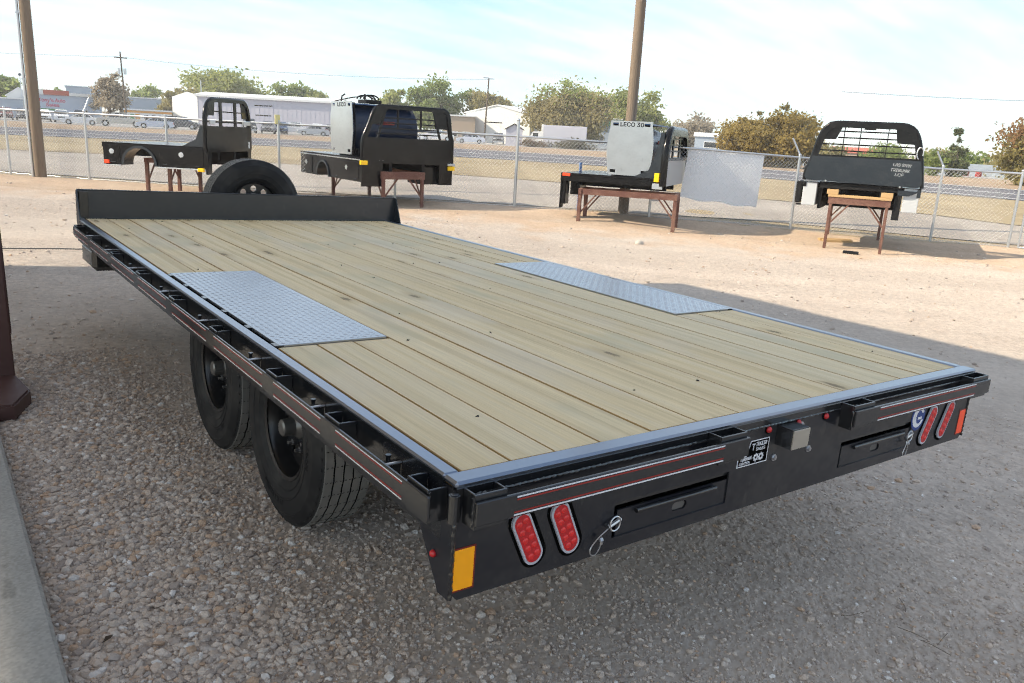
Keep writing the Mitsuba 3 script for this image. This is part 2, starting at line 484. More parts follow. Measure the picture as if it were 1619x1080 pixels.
und += [hullbox(.615 + dx, .625 + dx, .2, L, -.36, -.13) for dx in (0, 1.2)]
tp('main_beam', cat(und), DARK)
for y in np.arange(.35, L, .405):
    tp('cross_member', hullbox(.008, W - .008, y - .02, y + .02, -.13, -.052), DARK)
# deck boards; uv carries board number and local position
bx = [(.050, .1855), (.189, .3225), (.326, .473)]
mid = np.linspace(.4765, 1.9715, 9)
mids = [(a + .0012, b - .0012) for a, b in zip(mid[:-1], mid[1:])]
rx = [(1.975, 2.117), (2.1205, 2.2565), (2.260, 2.393)]
boards = [(a, b, y0, y1) for a, b in bx for y0, y1 in ((.056, 1.208), (2.676, L - .035))]
boards += [(a, b, .056, L - .035) for a, b in mids]
boards += [(a, b, y0, y1) for a, b in rx for y0, y1 in ((.056, 1.168), (2.690, L - .035))]
for i, (a, b, y0, y1) in enumerate(boards):
    dz = rng.uniform(-.0012, .0012)
    m = hullbox(a, b, y0, y1, -.044 + dz, -.004 + dz, .0022)
    m = m.subdivide_to_size(.6, max_iter=8) if False else m
    v, f = m.vertices[m.faces].reshape(-1, 3), np.arange(len(m.faces) * 3).reshape(-1, 3)
    side = np.repeat(np.abs(m.face_normals[:, 2]) < .97, 3)
    uv = np.stack([(v[:, 0] - (a + b) / 2) + 10 * i, v[:, 1] + 1000. * side], 1)
    tp('deck_board', (v, f), PLANK, uv=uv)
# orange raw edges seen in the gaps: a thin ledge under the boards
tp('deck_ledger', hullbox(.012, W - .012, .03, L - .01, -.052, -.0455), 'plank_edge')
# deck screws
sc = []
for y in np.arange(.35, L, .405):
    for i, (a, b, y0, y1) in enumerate(boards):
        if y0 < y < y1:
            for fx in (.22, .78):
                if rng.random() < .09:
                    sc.append(cyl((a + (b - a) * fx + rng.uniform(-.01, .01), y + rng.uniform(-.012, .012), -.006), (a + (b - a) * fx, y, -.0023), .0036, 6))
tp('deck_screws', cat(sc), DARK, kind='stuff')


def lugs(x0, x1, y0, y1):
    out_v, out_f = [], []
    s = .0255
    base = np.array([(-.0105, 0, 0), (-.006, .0032, 0), (.006, .0032, 0), (.0105, 0, 0), (.006, -.0032, 0), (-.006, -.0032, 0), (-.0055, 0, .0017), (.0055, 0, .0017)])
    fc = np.array([(0, 6, 1), (1, 6, 7), (1, 7, 2), (2, 7, 3), (3, 7, 4), (4, 7, 6), (4, 6, 5), (5, 6, 0)])[:, ::-1]
    n = 0
    for i in range(int((x1 - x0) / s)):
        for j in range(int((y1 - y0) / s)):
            a = PI / 4 if (i + j) % 2 else -PI / 4
            c, sn = math.cos(a), math.sin(a)
            v = base @ np.array([[c, sn, 0], [-sn, c, 0], [0, 0, 1]]) + (x0 + (i + .6) * s, y0 + (j + .6) * s, 0)
            out_v.append(v); out_f.append(fc + n); n += 8
    return trimesh.Trimesh(np.vstack(out_v), np.vstack(out_f), process=False)


for x0, x1, y0, y1, sgn in ((.056, .462, 1.214, 2.664, -1), (1.976, 2.384, 1.174, 2.678, 1)):
    t = tp('tread_plate', hullbox(x0, x1, y0, y1, -.009, .003, .0012), TREAD, label='bluish diamond plate panel let into the planks over the wheels')
    lg = lugs(x0 + .006, x1 - .004, y0 + .006, y1 - .006); lg.apply_translation((0, 0, .0029))
    add('tread_lug_field', lg, TREAD, t, MT, kind='stuff')
    xe = x0 if sgn < 0 else x1
    for k in range(6):
        yy = y0 + .02 + k * (y1 - y0 - .06) / 5
        tp('weld_tab', hullbox(xe - .016, xe + .016, yy - .022, yy + .022, -.008, .0022, .001), BLACK)
    tp('plate_support', hullbox(min(xe, x0) - .012, max(xe, x1) + .012, y0 - .01, y1 + .01, -.040, -.030), DARK)
# rub rails, pockets, ties
RO, RI = -.063, -.054


def pocket_mesh(y0, y1, top):
    # open stake pocket on the left: a U of flat steel welded to the frame web
    return cat([hullbox(RI + .001, RI + .007, y0, y1, -.10, top, .0012), hullbox(RI + .007, -.0015, y0, y0 + .006, -.10, top, .0012), hullbox(RI + .007, -.0015, y1 - .006, y1, -.10, top, .0012)])


PY0 = [.030, .490, .945, 1.556, 2.15, 2.79, 3.44, 4.08, 4.66]


def mirror(m):
    m = m.copy(); m.vertices[:, 0] = W - m.vertices[:, 0]; m.invert(); return m


def tie_mesh(y):
    return cat([hullbox(RI + .003, -.0015, y - .014, y + .014, -.052, -.046, .001), hullbox(RI + .003, -.0015, y - .017, y - .0145, -.095, -.044, .0008)])


for side in (0, 1):
    f_ = mirror if side else (lambda m: m)
    rail = tp('rub_rail', f_(hullbox(RO, RI, .014, L - .26, -.085, -.028, .0022)), BLACK)
    for k, y in enumerate(PY0):
        tp('stake_pocket', f_(pocket_mesh(y, y + .092, -.020)), BLACK)
    for k in range(len(PY0) - 1):
        y0, y1 = PY0[k] + .092, PY0[k + 1]
        yt = PY0[k] + .5 * (PY0[k + 1] - PY0[k]) + .0
        t = tp('tie_bracket', f_(tie_mesh(yt)), BLACK)
        add('tie_rod', f_(cyl((RI + .002, yt - .016, -.043), (-.0012, yt - .016, -.043), .0042, 8)), STEEL, t, MT, smooth=40)
        add('tie_pin', f_(cat([cyl((-.030, yt - .004, -.046), (-.030, yt - .004, -.026), .0055, 10), cyl((-.030, yt - .004, -.028), (-.030, yt - .004, -.023), .0075, 10)])), BLACK, t, MT)
        a, b = y0 + .004, y1 - .004
        for z0, z1, mt, nm in ((-.0362, -.0336, WSTRIPE, 'white_stripe'), (-.0412, -.0380, RSTRIPE, 'red_stripe'), (-.0745, -.0713, RSTRIPE, 'red_stripe'), (-.0795, -.0769, WSTRIPE, 'white_stripe')):
            add(nm, f_(hullbox(RO - .0008, RO + .001, a, b, z0, z1)), mt, rail, MT)
# rear rails
YO, YI = -.063, -.054
for x0, x1, pk in ((.014, .945, ((.016, .102), (.828, .940))), (1.487, 2.448, ((1.490, 1.612), (2.318, 2.442)))):
    rail = tp('rub_rail', hullbox(x0, x1, YO, YI, -.082, -.026, .0022), BLACK)
    for a, b in pk:
        tp('stake_pocket', cat([hullbox(a, b, YI + .001, YI + .007, -.095, -.012, .0012), hullbox(a, a + .006, YI + .007, -.0055, -.095, -.012, .0012), hullbox(b - .006, b, YI + .007, -.0055, -.095, -.012, .0012)]), BLACK)
    a, b = pk[0][1] + .02, pk[1][0] + .004
    for z0, z1, mt, nm in ((-.0342, -.0305, WSTRIPE, 'white_stripe'), (-.0405, -.0368, RSTRIPE, 'red_stripe'), (-.0705, -.0668, RSTRIPE, 'red_stripe'), (-.0770, -.0733, WSTRIPE, 'white_stripe')):
        add(nm, hullbox(a + (.0 if z0 > -.05 else -.006), b, YO - .0008, YO + .001, z0, z1), mt, rail, MT)
tp('corner_post', cat([cyl((-.012, -.014, -.085), (-.012, -.014, -.020), .013, 12), cyl((-.012, -.014, -.020), (-.012, -.014, -.018), .009, 10)]), BLACK)
tp('corner_post', cat([cyl((W + .012, -.014, -.085), (W + .012, -.014, -.020), .013, 12)]), BLACK)

# tail plate with ramp slots; u = x, v = z
SLOTS = ((.500, .952), (1.545, 2.005))
plate = Polygon([(0, -.02), (W, -.02), (W, -.268), (W - .02, -.290), (.02, -.292), (0, -.270)])
for a, b in SLOTS:
    plate = plate.difference(sbox(a, -.252, b, -.160).buffer(.004))
RF = ((0, .0005, 0), (1, 0, 0), (0, 0, 1), (0, -1, 0))
tail = tp('tail_plate', prism(plate, .006, ((0, .006, 0), (1, 0, 0), (0, 0, 1), (0, -1, 0))), TAILB)
for si, (a, b) in enumerate(SLOTS):
    tp('slot_recess', cat([hullbox(a - .01, b + .01, .10, .11, -.27, -.15), hullbox(a - .01, b + .01, .007, .10, -.275, -.265), hullbox(a - .01, b + .01, .007, .10, -.150, -.142), hullbox(a - .018, a - .008, .007, .10, -.27, -.15), hullbox(b + .008, b + .018, .007, .10, -.27, -.15)]), VOID)
    d0 = sbox(a + .012, -.256, b + .006, -.182)
    d0 = d0.difference(affinity.rotate(stadium(.030, .058), 90).buffer(0) if False else affinity.translate(affinity.rotate(stadium(.026, .060), 90), (a + b) / 2 + (.03 if si == 0 else 0.), -.222))
    dk = tp('ramp_door', prism(d0, .006, ((0, .010, 0), (1, 0, 0), (0, 0, 1), (0, -1, 0))), TAILB)
    add('door_handle', cat([cyl((a + .075, -.004, -.193), (b - .055, -.004, -.193), .0065, 10), bar((a + .08, .006, -.193), (a + .08, -.004, -.193), .008), bar((b - .06, .006, -.193), (b - .06, -.004, -.193), .008)]), BLACK, dk, MT, smooth=40)
    cx = (a + b) / 2 + (.03 if si == 0 else 0.)
    add('maker_badge', prism(affinity.translate(affinity.rotate(stadium(.024, .056), 90), cx, -.222), .003, ((0, .013, 0), (1, 0, 0), (0, 0, 1), (0, -1, 0))), pri('badge_grey', (.10, .095, .09), .5), dk, MT)
    hx = a - .012 if si == 0 else b - .028
    pts = [(hx + .018 * math.cos(t), -.016, -.205 + .020 * math.sin(t)) for t in np.linspace(0, 2 * PI, 18)]
    pin = tp('locking_pin', cat([tube(pts, .0028, 6), cyl((hx - .02, -.012, -.212), (hx + .022, -.012, -.198), .006, 8)]), STEEL, smooth=40)
    w0 = np.array([hx - .012, -.012, -.214])
    if si == 0:
        wp = [w0, w0 + (-.035, -.004, -.014), w0 + (-.062, -.004, -.036), w0 + (-.066, -.004, -.056), w0 + (-.050, -.004, -.064), w0 + (-.036, -.004, -.050), w0 + (-.031, -.006, -.030)]
    else:
        wp = [w0, w0 + (-.006, -.004, -.03), w0 + (-.016, -.004, -.058), w0 + (.004, -.004, -.062), w0 + (.010, -.004, -.03), w0 + (.014, -.004, -.022)]
    from scipy.interpolate import CubicSpline
    cs = CubicSpline(np.arange(len(wp)), np.array(wp))
    cp = cs(np.linspace(0, len(wp) - 1, 30))
    add('lanyard_wire', tube(cp, .0017, 5), STEEL, pin, MT, smooth=40)
    add('wire_stop', cat([cyl(cp[-3], cp[-1], .0045, 8), cyl(cp[-1], cp[-1] + (.0, .006, .006), .0065, 8)]), STEEL, pin, MT, smooth=40)
# tail lights
for cx, cz, tilt in ((.208, -.181, 25), (.325, -.181, 25), (2.125, -.186, -25), (2.262, -.184, -25)):
    def st(w, l, dx=0., y=0., h=.004):
        return prism(affinity.translate(affinity.rotate(stadium(w, l), tilt), cx + dx, cz), h, ((0, y, 0), (1, 0, 0), (0, 0, 1), (0, -1, 0)))
    tl = tp('tail_light', st(.076, .180, .004, 0., .0025), VOID)
    ring = affinity.rotate(stadium(.056, .158).difference(stadium(.044, .142)), tilt)
    add('lens_ring', prism(affinity.translate(ring, cx, cz), .009, ((0, 0., 0), (1, 0, 0), (0, 0, 1), (0, -1, 0))), LENSRING, tl, MT, smooth=30)
    ln = add('red_lens', st(.0445, .1425, 0, -.004, .006), REDL, tl, MT)
    dots = []
    for r_ in range(5):
        for c_ in (-1, 1):
            q = affinity.rotate(Point(c_ * .0095, (r_ - 2) * .0255), tilt, origin=(0, 0))
            s_ = trimesh.creation.icosphere(subdivisions=2, radius=.0084); s_.apply_scale((1, .38, 1))
            s_.apply_translation((cx + q.x, -.0098, cz + q.y)); dots.append(s_)
    for d_ in dots:
        add('led_dome', d_, REDL, ln, MT, smooth=True) if False else None
    tp('lens_dome_set', cat(dots), LEDR, tl, smooth=True)
tp('reflector', hullbox(.006, .060, -.0025, .000, -.266, -.165, .0008), AMBER, label='bright amber rectangular reflector at the near corner of the tail plate')
tp('reflector', hullbox(2.386, 2.432, -.0025, .000, -.266, -.168, .0008), REDREF, label='bright red rectangular reflector at the far corner of the tail plate')
for x0, x1, z0, z1 in ((.002, .064, -.270, -.161), (2.382, 2.436, -.270, -.164)):
    tp('reflector_rim', hullbox(x0, x1, -.0015, .000, z0, z1), pri('rim_dark_red', (.16, .012, .006), .4) if 'rim_dark_red' not in scene else 'rim_dark_red')
# weld beads along the visible joints
def bead(p0, p1, r=.0042):
    q = np.linspace(0, 1, max(6, int(np.linalg.norm(np.subtract(p1, p0)) / .006)))[:, None]
    return tube(np.array(p0) * (1 - q) + np.array(p1) * q + rng.normal(0, .0006, (len(q), 3)), r * (1 + .28 * np.sin(np.arange(len(q)) * 2.1)), 6)


for q in (((.001, -.001, -.285), (.001, -.001, -.10)), ((W - .001, -.001, -.28), (W - .001, -.001, -.10)), ((-.050, .028, -.084), (-.050, .028, -.024)), ((-.050, .124, -.084), (-.050, .124, -.030)), ((.014, -.050, -.084), (.014, -.050, -.018)), ((.104, -.050, -.084), (.104, -.050, -.030)), ((.826, -.050, -.082), (.826, -.050, -.028)), ((.942, -.050, -.082), (.942, -.050, -.028)), ((1.488, -.050, -.082), (1.488, -.050, -.028)), ((1.614, -.050, -.082), (1.614, -.050, -.028)), ((.02, -.002, -.0355), (2.42, -.002, -.0355))):
    tp('weld_bead', bead(*q), BLACK, smooth=50)
for x in (1.112, 1.262, 1.412):
    s_ = trimesh.creation.icosphere(subdivisions=3, radius=.0105); s_.apply_translation((x, -.002, -.049))
    ml = tp('marker_light', s_, REDL, smooth=True)
    add('base_ring', cyl((x, .0, -.049), (x, -.003, -.049), .0135, 16), VOID, ml, MT)
s_ = trimesh.creation.icosphere(subdivisions=3, radius=.009); s_.apply_translation((-.002, .075, -.205))
tp('marker_light', s_, REDL, smooth=True)
lp = tp('plate_lamp', cat([hullbox(1.158, 1.240, -.055, .0, -.046, -.041, .001), hullbox(1.158, 1.163, -.055, .0, -.104, -.046, .001), hullbox(1.235, 1.240, -.055, .0, -.104, -.046, .001), hullbox(1.163, 1.235, -.050, .0, -.104, -.098, .001)]), BLACK)
add('lamp_face', hullbox(1.160, 1.242, -.0595, -.055, -.104, -.044, .0008), TANF, lp, MT)
for x, z in ((1.163, -.148), (1.345, -.150), (1.283, -.060)):
    tp('bolt_head', cat([cyl((x, 0, z), (x, -.003, z), .0115, 16), cyl((x, -.003, z), (x, -.0085, z), .0075, 6)]), STEEL)
# side gussets
gp = Polygon([(.006, -.02), (.34, -.02), (.34, -.10), (.165, -.13), (.125, -.19), (.062, -.275), (.052, -.292), (.006, -.292)])
tp('side_gusset', prism(gp, .006, ((.006, 0, 0), (0, 1, 0), (0, 0, 1), (-1, 0, 0))), TAILB)
tp('side_gusset', prism(gp, .006, ((W, 0, 0), (0, 1, 0), (0, 0, 1), (-1, 0, 0))), TAILB)
# dealer decal: an outlined stepped label with lettering
DP = Polygon([(1.036, -.074), (1.126, -.074), (1.126, -.152), (.984, -.152), (.984, -.119), (1.022, -.119)])
dc = tp('dealer_decal', prism(DP, .0012, ((0, -.0002, 0), (1, 0, 0), (0, 0, 1), (0, -1, 0))), VOID, label='black and white dealer sticker with lettering and two gear wheels')
add('decal_outline', prism(DP.difference(DP.buffer(-.0032, join_style=2)), .0016, ((0, -.0002, 0), (1, 0, 0), (0, 0, 1), (0, -1, 0))), WSTRIPE, dc, MT)


def text_at(txt, h, x, z, y, mat, parent, M, name='lettering', bold=True, slant=0., width=None):
    m = meshkit.text_mesh(txt, h, .001, bold)
    if width:
        m.vertices[:, 0] *= width / np.ptp(m.vertices[:, 0])
    m.vertices[:, 0] += slant * m.vertices[:, 1]
    v = m.vertices.copy()
    m.vertices = np.stack([x + v[:, 0], y - v[:, 2], z + v[:, 1]], 1)
    return add(name, m, mat, parent, M)


text_at('TRAILER', .0125, 1.062, -.0945, -.0014, WSTRIPE, dc, MT, width=.052)
text_at('SALES', .0095, 1.064, -.109, -.0014, WSTRIPE, dc, MT, width=.044)
text_at('Equipment', .0120, .998, -.133, -.0014, WSTRIPE, dc, MT, width=.05)
text_at('CENTER', .0075, .992, -.1455, -.0014, WSTRIPE, dc, MT, width=.050)
text_at('T', .020, 1.042, -.105, -.0014, WSTRIPE, dc, MT)
for gx in (1.070, 1.094):
    ring = Point(gx, -.131).buffer(.0105).difference(Point(gx, -.131).buffer(.0048))
    teeth = [affinity.rotate(sbox(gx - .002, -.131 + .009, gx + .002, -.131 + .0135), k * 45, origin=(gx, -.131)) for k in range(8)]
    for t_ in teeth: ring = ring.union(t_)
    add('gear_emblem', prism(ring, .0014, ((0, -.0006, 0), (1, 0, 0), (0, 0, 1), (0, -1, 0))), WSTRIPE, dc, MT)
# round blue badge with a white C
CX, CZ = 2.045, -.146
bd = tp('round_badge', prism(affinity.scale(Point(CX, CZ).buffer(.052), .92, 1.), .0015, ((0, -.0002, 0), (1, 0, 0), (0, 0, 1), (0, -1, 0))), BLUEL, label='round blue sticker with a white letter C')
cc = Point(CX, CZ).buffer(.040).difference(affinity.scale(Point(CX + .006, CZ).buffer(.024), .9, 1.1)).difference(sbox(CX + .012, CZ - .012, CX + .1, CZ + .014))
cc = cc.union(sbox(CX - .002, CZ - .010, CX + .026, CZ + .000))
add('badge_letter', prism(cc, .0018, ((0, -.0002, 0), (1, 0, 0), (0, 0, 1), (0, -1, 0))), WSTRIPE, bd, MT)

# headboard
hb = [hullbox(.006, 2.50, L, L + .008, -.06, .193, .002), hullbox(.006, 2.50, L - .006, L + .016, .191, .199, .003)]
wing = Polygon([(L + .0, .193), (L - .03, .193), (L - .135, -.03), (L, -.03)])
hb += [prism(wing, .007, ((.006, 0, 0), (0, 1, 0), (0, 0, 1), (-1, 0, 0))), prism(wing, .007, ((2.5, 0, 0), (0, 1, 0), (0, 0, 1), (-1, 0, 0)))]
tp('headboard', cat(hb), SATIN)
tp('end_post', hullbox(.014, .075, L - .03, L - .001, -.03, .188, .004), BLACK)
tp('tool_box', cat([hullbox(.06, .52, L - .16, L + .28, -.36, -.20, .03), hullbox(.05, .53, L - .17, L + .29, -.215, -.185, .012)]), BLACK)
tg = [bar((.55, L, -.27), (1.22, L + 1.5, -.30), .08, .12), bar((1.89, L, -.27), (1.22, L + 1.5, -.30), .08, .12)]
tp('tongue', cat(tg), BLACK)
tp('coupler', hullbox(1.16, 1.28, L + 1.4, L + 1.75, -.34, -.24, .02), STEEL)
tp('jack_leg', cat([cyl((1.22, L + 1.2, -.76), (1.22, L + 1.2, .05), .035, 14), cyl((1.22, L + 1.2, -.775), (1.22, L + 1.2, -.755), .09, 16)]), BLACK)

# wheels
def tyre_mesh(R, wd, rim_r, ribs=5, n=72, zig=.0013):
    h = wd / 2
    prof = [(rim_r, -h * .78), (rim_r + .012, -h * .86), (R * .76, -h * 1.02), (R * .86, -h * 1.0), (R * .945, -h * .90), (R * .972, -h * .82)]
    sw = lambda r_, a: (R * r_, -h * a)
    prof = prof[:2] + [sw(.60, .93), sw(.605, .955), sw(.625, .965), sw(.63, .945), sw(.70, 1.0), sw(.705, 1.025), sw(.715, 1.025), sw(.72, 1.005), sw(.80, 1.02), sw(.86, 1.0), sw(.865, 1.015), sw(.88, 1.0), sw(.885, .98), sw(.945, .90), sw(.972, .82)]
    prof += [(R * .992, -h * .78)]
    edges = np.linspace(-h * .78, h * .78, ribs + 1)
    for i in range(ribs):
        a, b = edges[i], edges[i + 1]
        g = .0030
        if i > 0: prof.append((R - .0 - .001 * abs(i - 2), a + g))
        else: prof.append((R * .998, a + .004))
        if i < ribs - 1:
            prof += [(R - .001 * abs(i - 1), b - g), (R - .012, b - g * .7), (R - .012, b + g * .7)]
        else: prof.append((R * .998, b - .004))
    prof += [(R * .992, h * .78), (R * .972, h * .82), (R * .945, h * .90), (R * .86, h * 1.0), (R * .76, h * 1.02), (rim_r + .012, h * .86), (rim_r, h * .78)]
    prof = np.array(prof)
    th = np.arange(n) * 2 * PI / n
    V = np.zeros((n, len(prof), 3))
    groove = (prof[:, 0] > R * .95) & (np.abs(prof[:, 1]) < h * .7)
    for i in range(n):
        z = prof[:, 1] + np.where(groove, zig * (1 if i % 2 else -1), 0)
        V[i, :, 0] = prof[:, 0] * math.cos(th[i]); V[i, :, 1] = prof[:, 0] * math.sin(th[i]); V[i, :, 2] = z
    m = len(prof)
    F, tread = [], []
    for i in range(n):
        for j in range(m - 1):
            a, b, c, d = i * m + j, ((i + 1) % n) * m + j, ((i + 1) % n) * m + j + 1, i * m + j + 1
            F += [(a, b, c), (a, c, d)]
            tread += [min(prof[j, 0], prof[j + 1, 0]) > R * .988] * 2
    F, tread = np.array(F), np.array(tread)
    V = V.reshape(-1, 3)
    A = trimesh.Trimesh(V, F[~tread]); B = trimesh.Trimesh(V, F[tread])
    return A, B


def wheel(root_fn, R, wd, MW, holes, dish, hubcap=True, hr=.105, hd=.024, axis_sign=1):
    """wheel with axis z (outer face at -z), placed by MW; root_fn(name, mesh, mat, parent, M, ...)"""
    rim_r = R * .525
    A, B = tyre_mesh(R, wd, rim_r)
    w = root_fn
    ty = add('tyre', A, RUBBER, w, MW, smooth=35)
    add('tread', B, TREADR, ty, MW)
    lt = []
    for word, a0 in (('LOAD RANGE G', .6), ('TUBELESS', 2.9), ('14 PLY RATING', 4.6)):
        m = meshkit.text_mesh(word, .020, .0012, True)
        vv = m.vertices.copy()
        rr = R * .757
        ang = a0 + (vv[:, 0] - vv[:, 0].mean()) / rr
        rad = rr + vv[:, 1] - .01
        m.vertices = np.stack([rad * np.cos(ang) * 1., rad * np.sin(ang), -(wd / 2) * 1.012 - .0005 - vv[:, 2]], 1)
        lt.append(m)
    add('raised_lettering', cat(lt), RUBBER, ty, MW)
    # shoulder lugs
    sl = []
    for i in range(60):
        th = 2 * PI * i / 60
        e = np.array([math.cos(th), math.sin(th), 0])
        sl.append(bar(e * R * .90 + (0, 0, -wd * .468), e * R * .968 + (0, 0, -wd * .418), .012, .006, (0, 0, 1)))
    add('shoulder_lug_set', cat(sl), RUBBER, ty, MW, kind='stuff')
    # sipes across the ribs
    edges = np.linspace(-wd * .39, wd * .39, 6)
    sp = []
    for i in range(40):
        th = (i + .5) * 2 * PI / 40
        for k in range(5):
            for e, s in ((edges[k], 1), (edges[k + 1], -1)):
                c0 = np.array([math.cos(th) * (R + .0002), math.sin(th) * (R + .0002), e + s * .005])
                c1 = c0 + (0, 0, s * .009)
                sp.append(bar(c0, c1, .0022, .0010, (math.cos(th), math.sin(th), 0)))
    add('sipe_set', cat(sp), VOID, ty, MW, kind='stuff')
    h = wd / 2
    rp = [(rim_r - .012, h * .80), (rim_r + .006, h * .80), (rim_r + .006, h * .74), (rim_r - .012, h * .60), (rim_r - .022, 0), (rim_r - .012, -h * .60), (rim_r + .006, -h * .78), (rim_r + .004, -h * .84), (rim_r - .010, -h * .80)]
    rm = lathe(rp, 48)
    disc = Point(0, 0).buffer(rim_r - .008, quad_segs=16)
    n_h, r_h, s_h = holes
    for k in range(n_h):
        disc = disc.difference(Point(r_h * math.cos(2 * PI * k / n_h + .3), r_h * math.sin(2 * PI * k / n_h + .3)).buffer(s_h))
    dm = trimesh.creation.extrude_polygon(disc, .009, engine='earcut'); dm.apply_translation((0, 0, dish))
    add('rim', cat([rm, dm]), RIMB, w, MW, smooth=35)
    if hubcap:
        hub = lathe([(0, -h * .92), (.026, -h * .92), (.034, -h * .87), (.036, -h * .50), (.055, -h * .34), (.055, dish), (0, dish)], 28)
        add('hub', hub, STEEL if False else pri('hub_grey', (.16, .155, .145), .3, metal=.6) if 'hub_grey' not in scene else 'hub_grey', w, MW, smooth=35)
        for k in range(8):
            a = 2 * PI * k / 8 + .2
            c = np.array([hr * math.cos(a) * .92, hr * math.sin(a) * .92, 0])
            add('wheel_nut', cat([cyl(c + (0, 0, dish), c + (0, 0, dish - .022), .014, 6), cyl(c + (0, 0, dish - .022), c + (0, 0, dish - .04), .007, 8)]), STEEL, w, MW)


def wheel_pose(x, y, z, spin):
    M = np.eye(4)
    M[:3, 0] = (0, math.cos(spin), math.sin(spin)); M[:3, 1] = (0, -math.sin(spin), math.cos(spin)); M[:3, 2] = (1, 0, 0); M[:3, 3] = (x, y, z)
    return MT @ M


TR, TW = .392, .240
HZ = -.812 + TR
first = None
for i, (x, y, flip) in enumerate(((.290, 1.525, 0), (.285, 2.415, 0), (W - .29, 1.525, 1), (W - .285, 2.415, 1))):
    wk = tr + '__wheel' + (f'_{i:03d}' if i else '')
    Mw = wheel_pose(x, y, HZ - (0 if not flip else -.004), .3 + i)
    if flip:
        Mw = Mw @ np.diag([-1., 1, -1, 1])
    if first is None:
        before = set(scene)
        wheel(wk, TR, TW, Mw, (8, .160, .022), -.022)
        first = [k for k in scene if k.startswith(wk + '__')]
        w0 = wk
    else:
        for k in first:
            again(k, wk + k[len(w0):], Mw)
            if k in labels: labels[wk + k[len(w0):]] = dict(labels[k])
for y in (1.525, 2.415):
    tp('axle', cat([cyl((.40, y, HZ), (W - .40, y, HZ), .05, 14), hullbox(.575, .67, y - .38, y + .38, HZ + .06, HZ + .10), hullbox(W - .67, W - .575, y - .38, y + .38, HZ + .06, HZ + .10)]), DARK)

# spare tyre carried in front of the headboard
sp_ = thing('spare_tyre', 'big black spare tyre on a perforated rim standing behind the headboard of the trailer', 'tyre')
Ms = np.eye(4); Ms[:3, 0] = (1, 0, 0); Ms[:3, 1] = (0, 0, 1); Ms[:3, 2] = (0, -1, 0); Ms[:3, 3] = (1.325, 5.27, .080)
Ms = MT @ Ms @ np.diag([1., 1, -1, 1]) @ np.diag([1., -1, 1, 1])
wheel(sp_, .376, .232, Ms, (10, .142, .024), -.055, hubcap=False)
tp('spare_mount', cat([bar((1.325, 5.30, -.30), (1.325, 5.30, .12), .06, .04), bar((1.325, L + .0, -.27), (1.325, 5.9, -.27), .08, .08)]), BLACK)

#PART2
# ------------------------------------------------------------------ truck beds on steel stands
def rounded(poly, r):
    return poly.buffer(-r).buffer(2 * r).buffer(-r)


def rack(parent, M, outer, zpan, gus, bars, posts, panel_mat, fr=.07, t=.07, zwin=None):
    """headache rack in the local xz plane, y from -t/2 to t/2"""
    FR = ((0, t / 2, 0), (1, 0, 0), (0, 0, 1), (0, -1, 0))
    out = Polygon(outer).buffer(-.08).buffer(.08, quad_segs=6)
    inner = out.buffer(-fr)
    x0, _, x1, zt = out.bounds
    win = inner.intersection(sbox(x0, zpan, x1, 9))
    ring = out.difference(out.buffer(-fr)).union(out.intersection(sbox(-9, -9, 9, zpan)).difference(sbox(-9, -9, 9, zpan - .06)))
    rk = add('headache_rack', prism(ring.intersection(sbox(-9, zpan - .061, 9, 9)), t, FR), BEDB, parent, M)
    add('rack_hoop', tube([(x_, 0, z_) for x_, z_ in np.array(curve(outer, 40))], max(.034, t * .5), 10), BEDB, rk, M, smooth=50)
    add('rack_panel', prism(out.intersection(sbox(-9, -9, 9, zpan - .03)), .02, ((0, -.028, 0), (1, 0, 0), (0, 0, 1), (0, -1, 0))), panel_mat, rk, M)
    for g in gus:
        add('corner_gusset', prism(Polygon(g).intersection(inner.buffer(.01)), .02, ((0, .01, 0), (1, 0, 0), (0, 0, 1), (0, -1, 0))), BEDB, rk, M)
    for z, xa, xb, h in bars:
        add('cross_bar', hullbox(xa, xb, -.018, .018, z - h / 2, z + h / 2, .004), BEDB, rk, M)
    for xa, za, xb, zb, w in posts:
        add('upright_bar', bar((xa, 0, za), (xb, 0, zb), w, .03, (0, 1, 0)), BEDB, rk, M)
    return rk


def skirt(parent, M, x, y0, y1, z0, z1, arch, boxes, mat=None, thick=.05, outward=-1):
    """side skirt in the plane x, with wheel arch (yc, r) and tool box doors"""
    mat = mat or BEDB
    P = sbox(y0, z0, y1, z1)
    if arch:
        P = P.difference(Point(arch[0], arch[1]).buffer(arch[2], quad_segs=12)).difference(sbox(arch[0] - arch[2], -1, arch[0] + arch[2], arch[1]))
    sk = add('side_skirt', prism(P, thick, ((x, 0, 0), (0, 1, 0), (0, 0, 1), (1, 0, 0))), mat, parent, M)
    if arch:
        A = Point(arch[0], arch[1]).buffer(arch[2] + .0, quad_segs=14).difference(Point(arch[0], arch[1]).buffer(arch[2] - .045, quad_segs=14)).intersection(sbox(-9, min(arch[1], z0), 9, 9))
        add('fender', prism(A, .34, ((x - .03, 0, 0), (0, 1, 0), (0, 0, 1), (1, 0, 0))), SATIN, sk, M, smooth=30)
    for a, b, za, zb in boxes:
        dr_ = add('box_door', hullbox(x - .012, x + .004, a, b, za, zb, .005), mat, sk, M)
        for yh in (a + .12, b - .12):
            add('hinge', cyl((x - .016, yh - .04, za + .01), (x - .016, yh + .04, za + .01), .011, 8), SATIN, dr_, M)
        cy, cz = (a + b) / 2, za + (zb - za) * .62
        add('paddle_latch', cat([cyl((x - .018, cy, cz), (x - .010, cy, cz), .050, 18), hullbox(x - .024, x - .016, cy - .028, cy + .028, cz - .022, cz + .022, .004)]), GALV, dr_, M)
    return sk


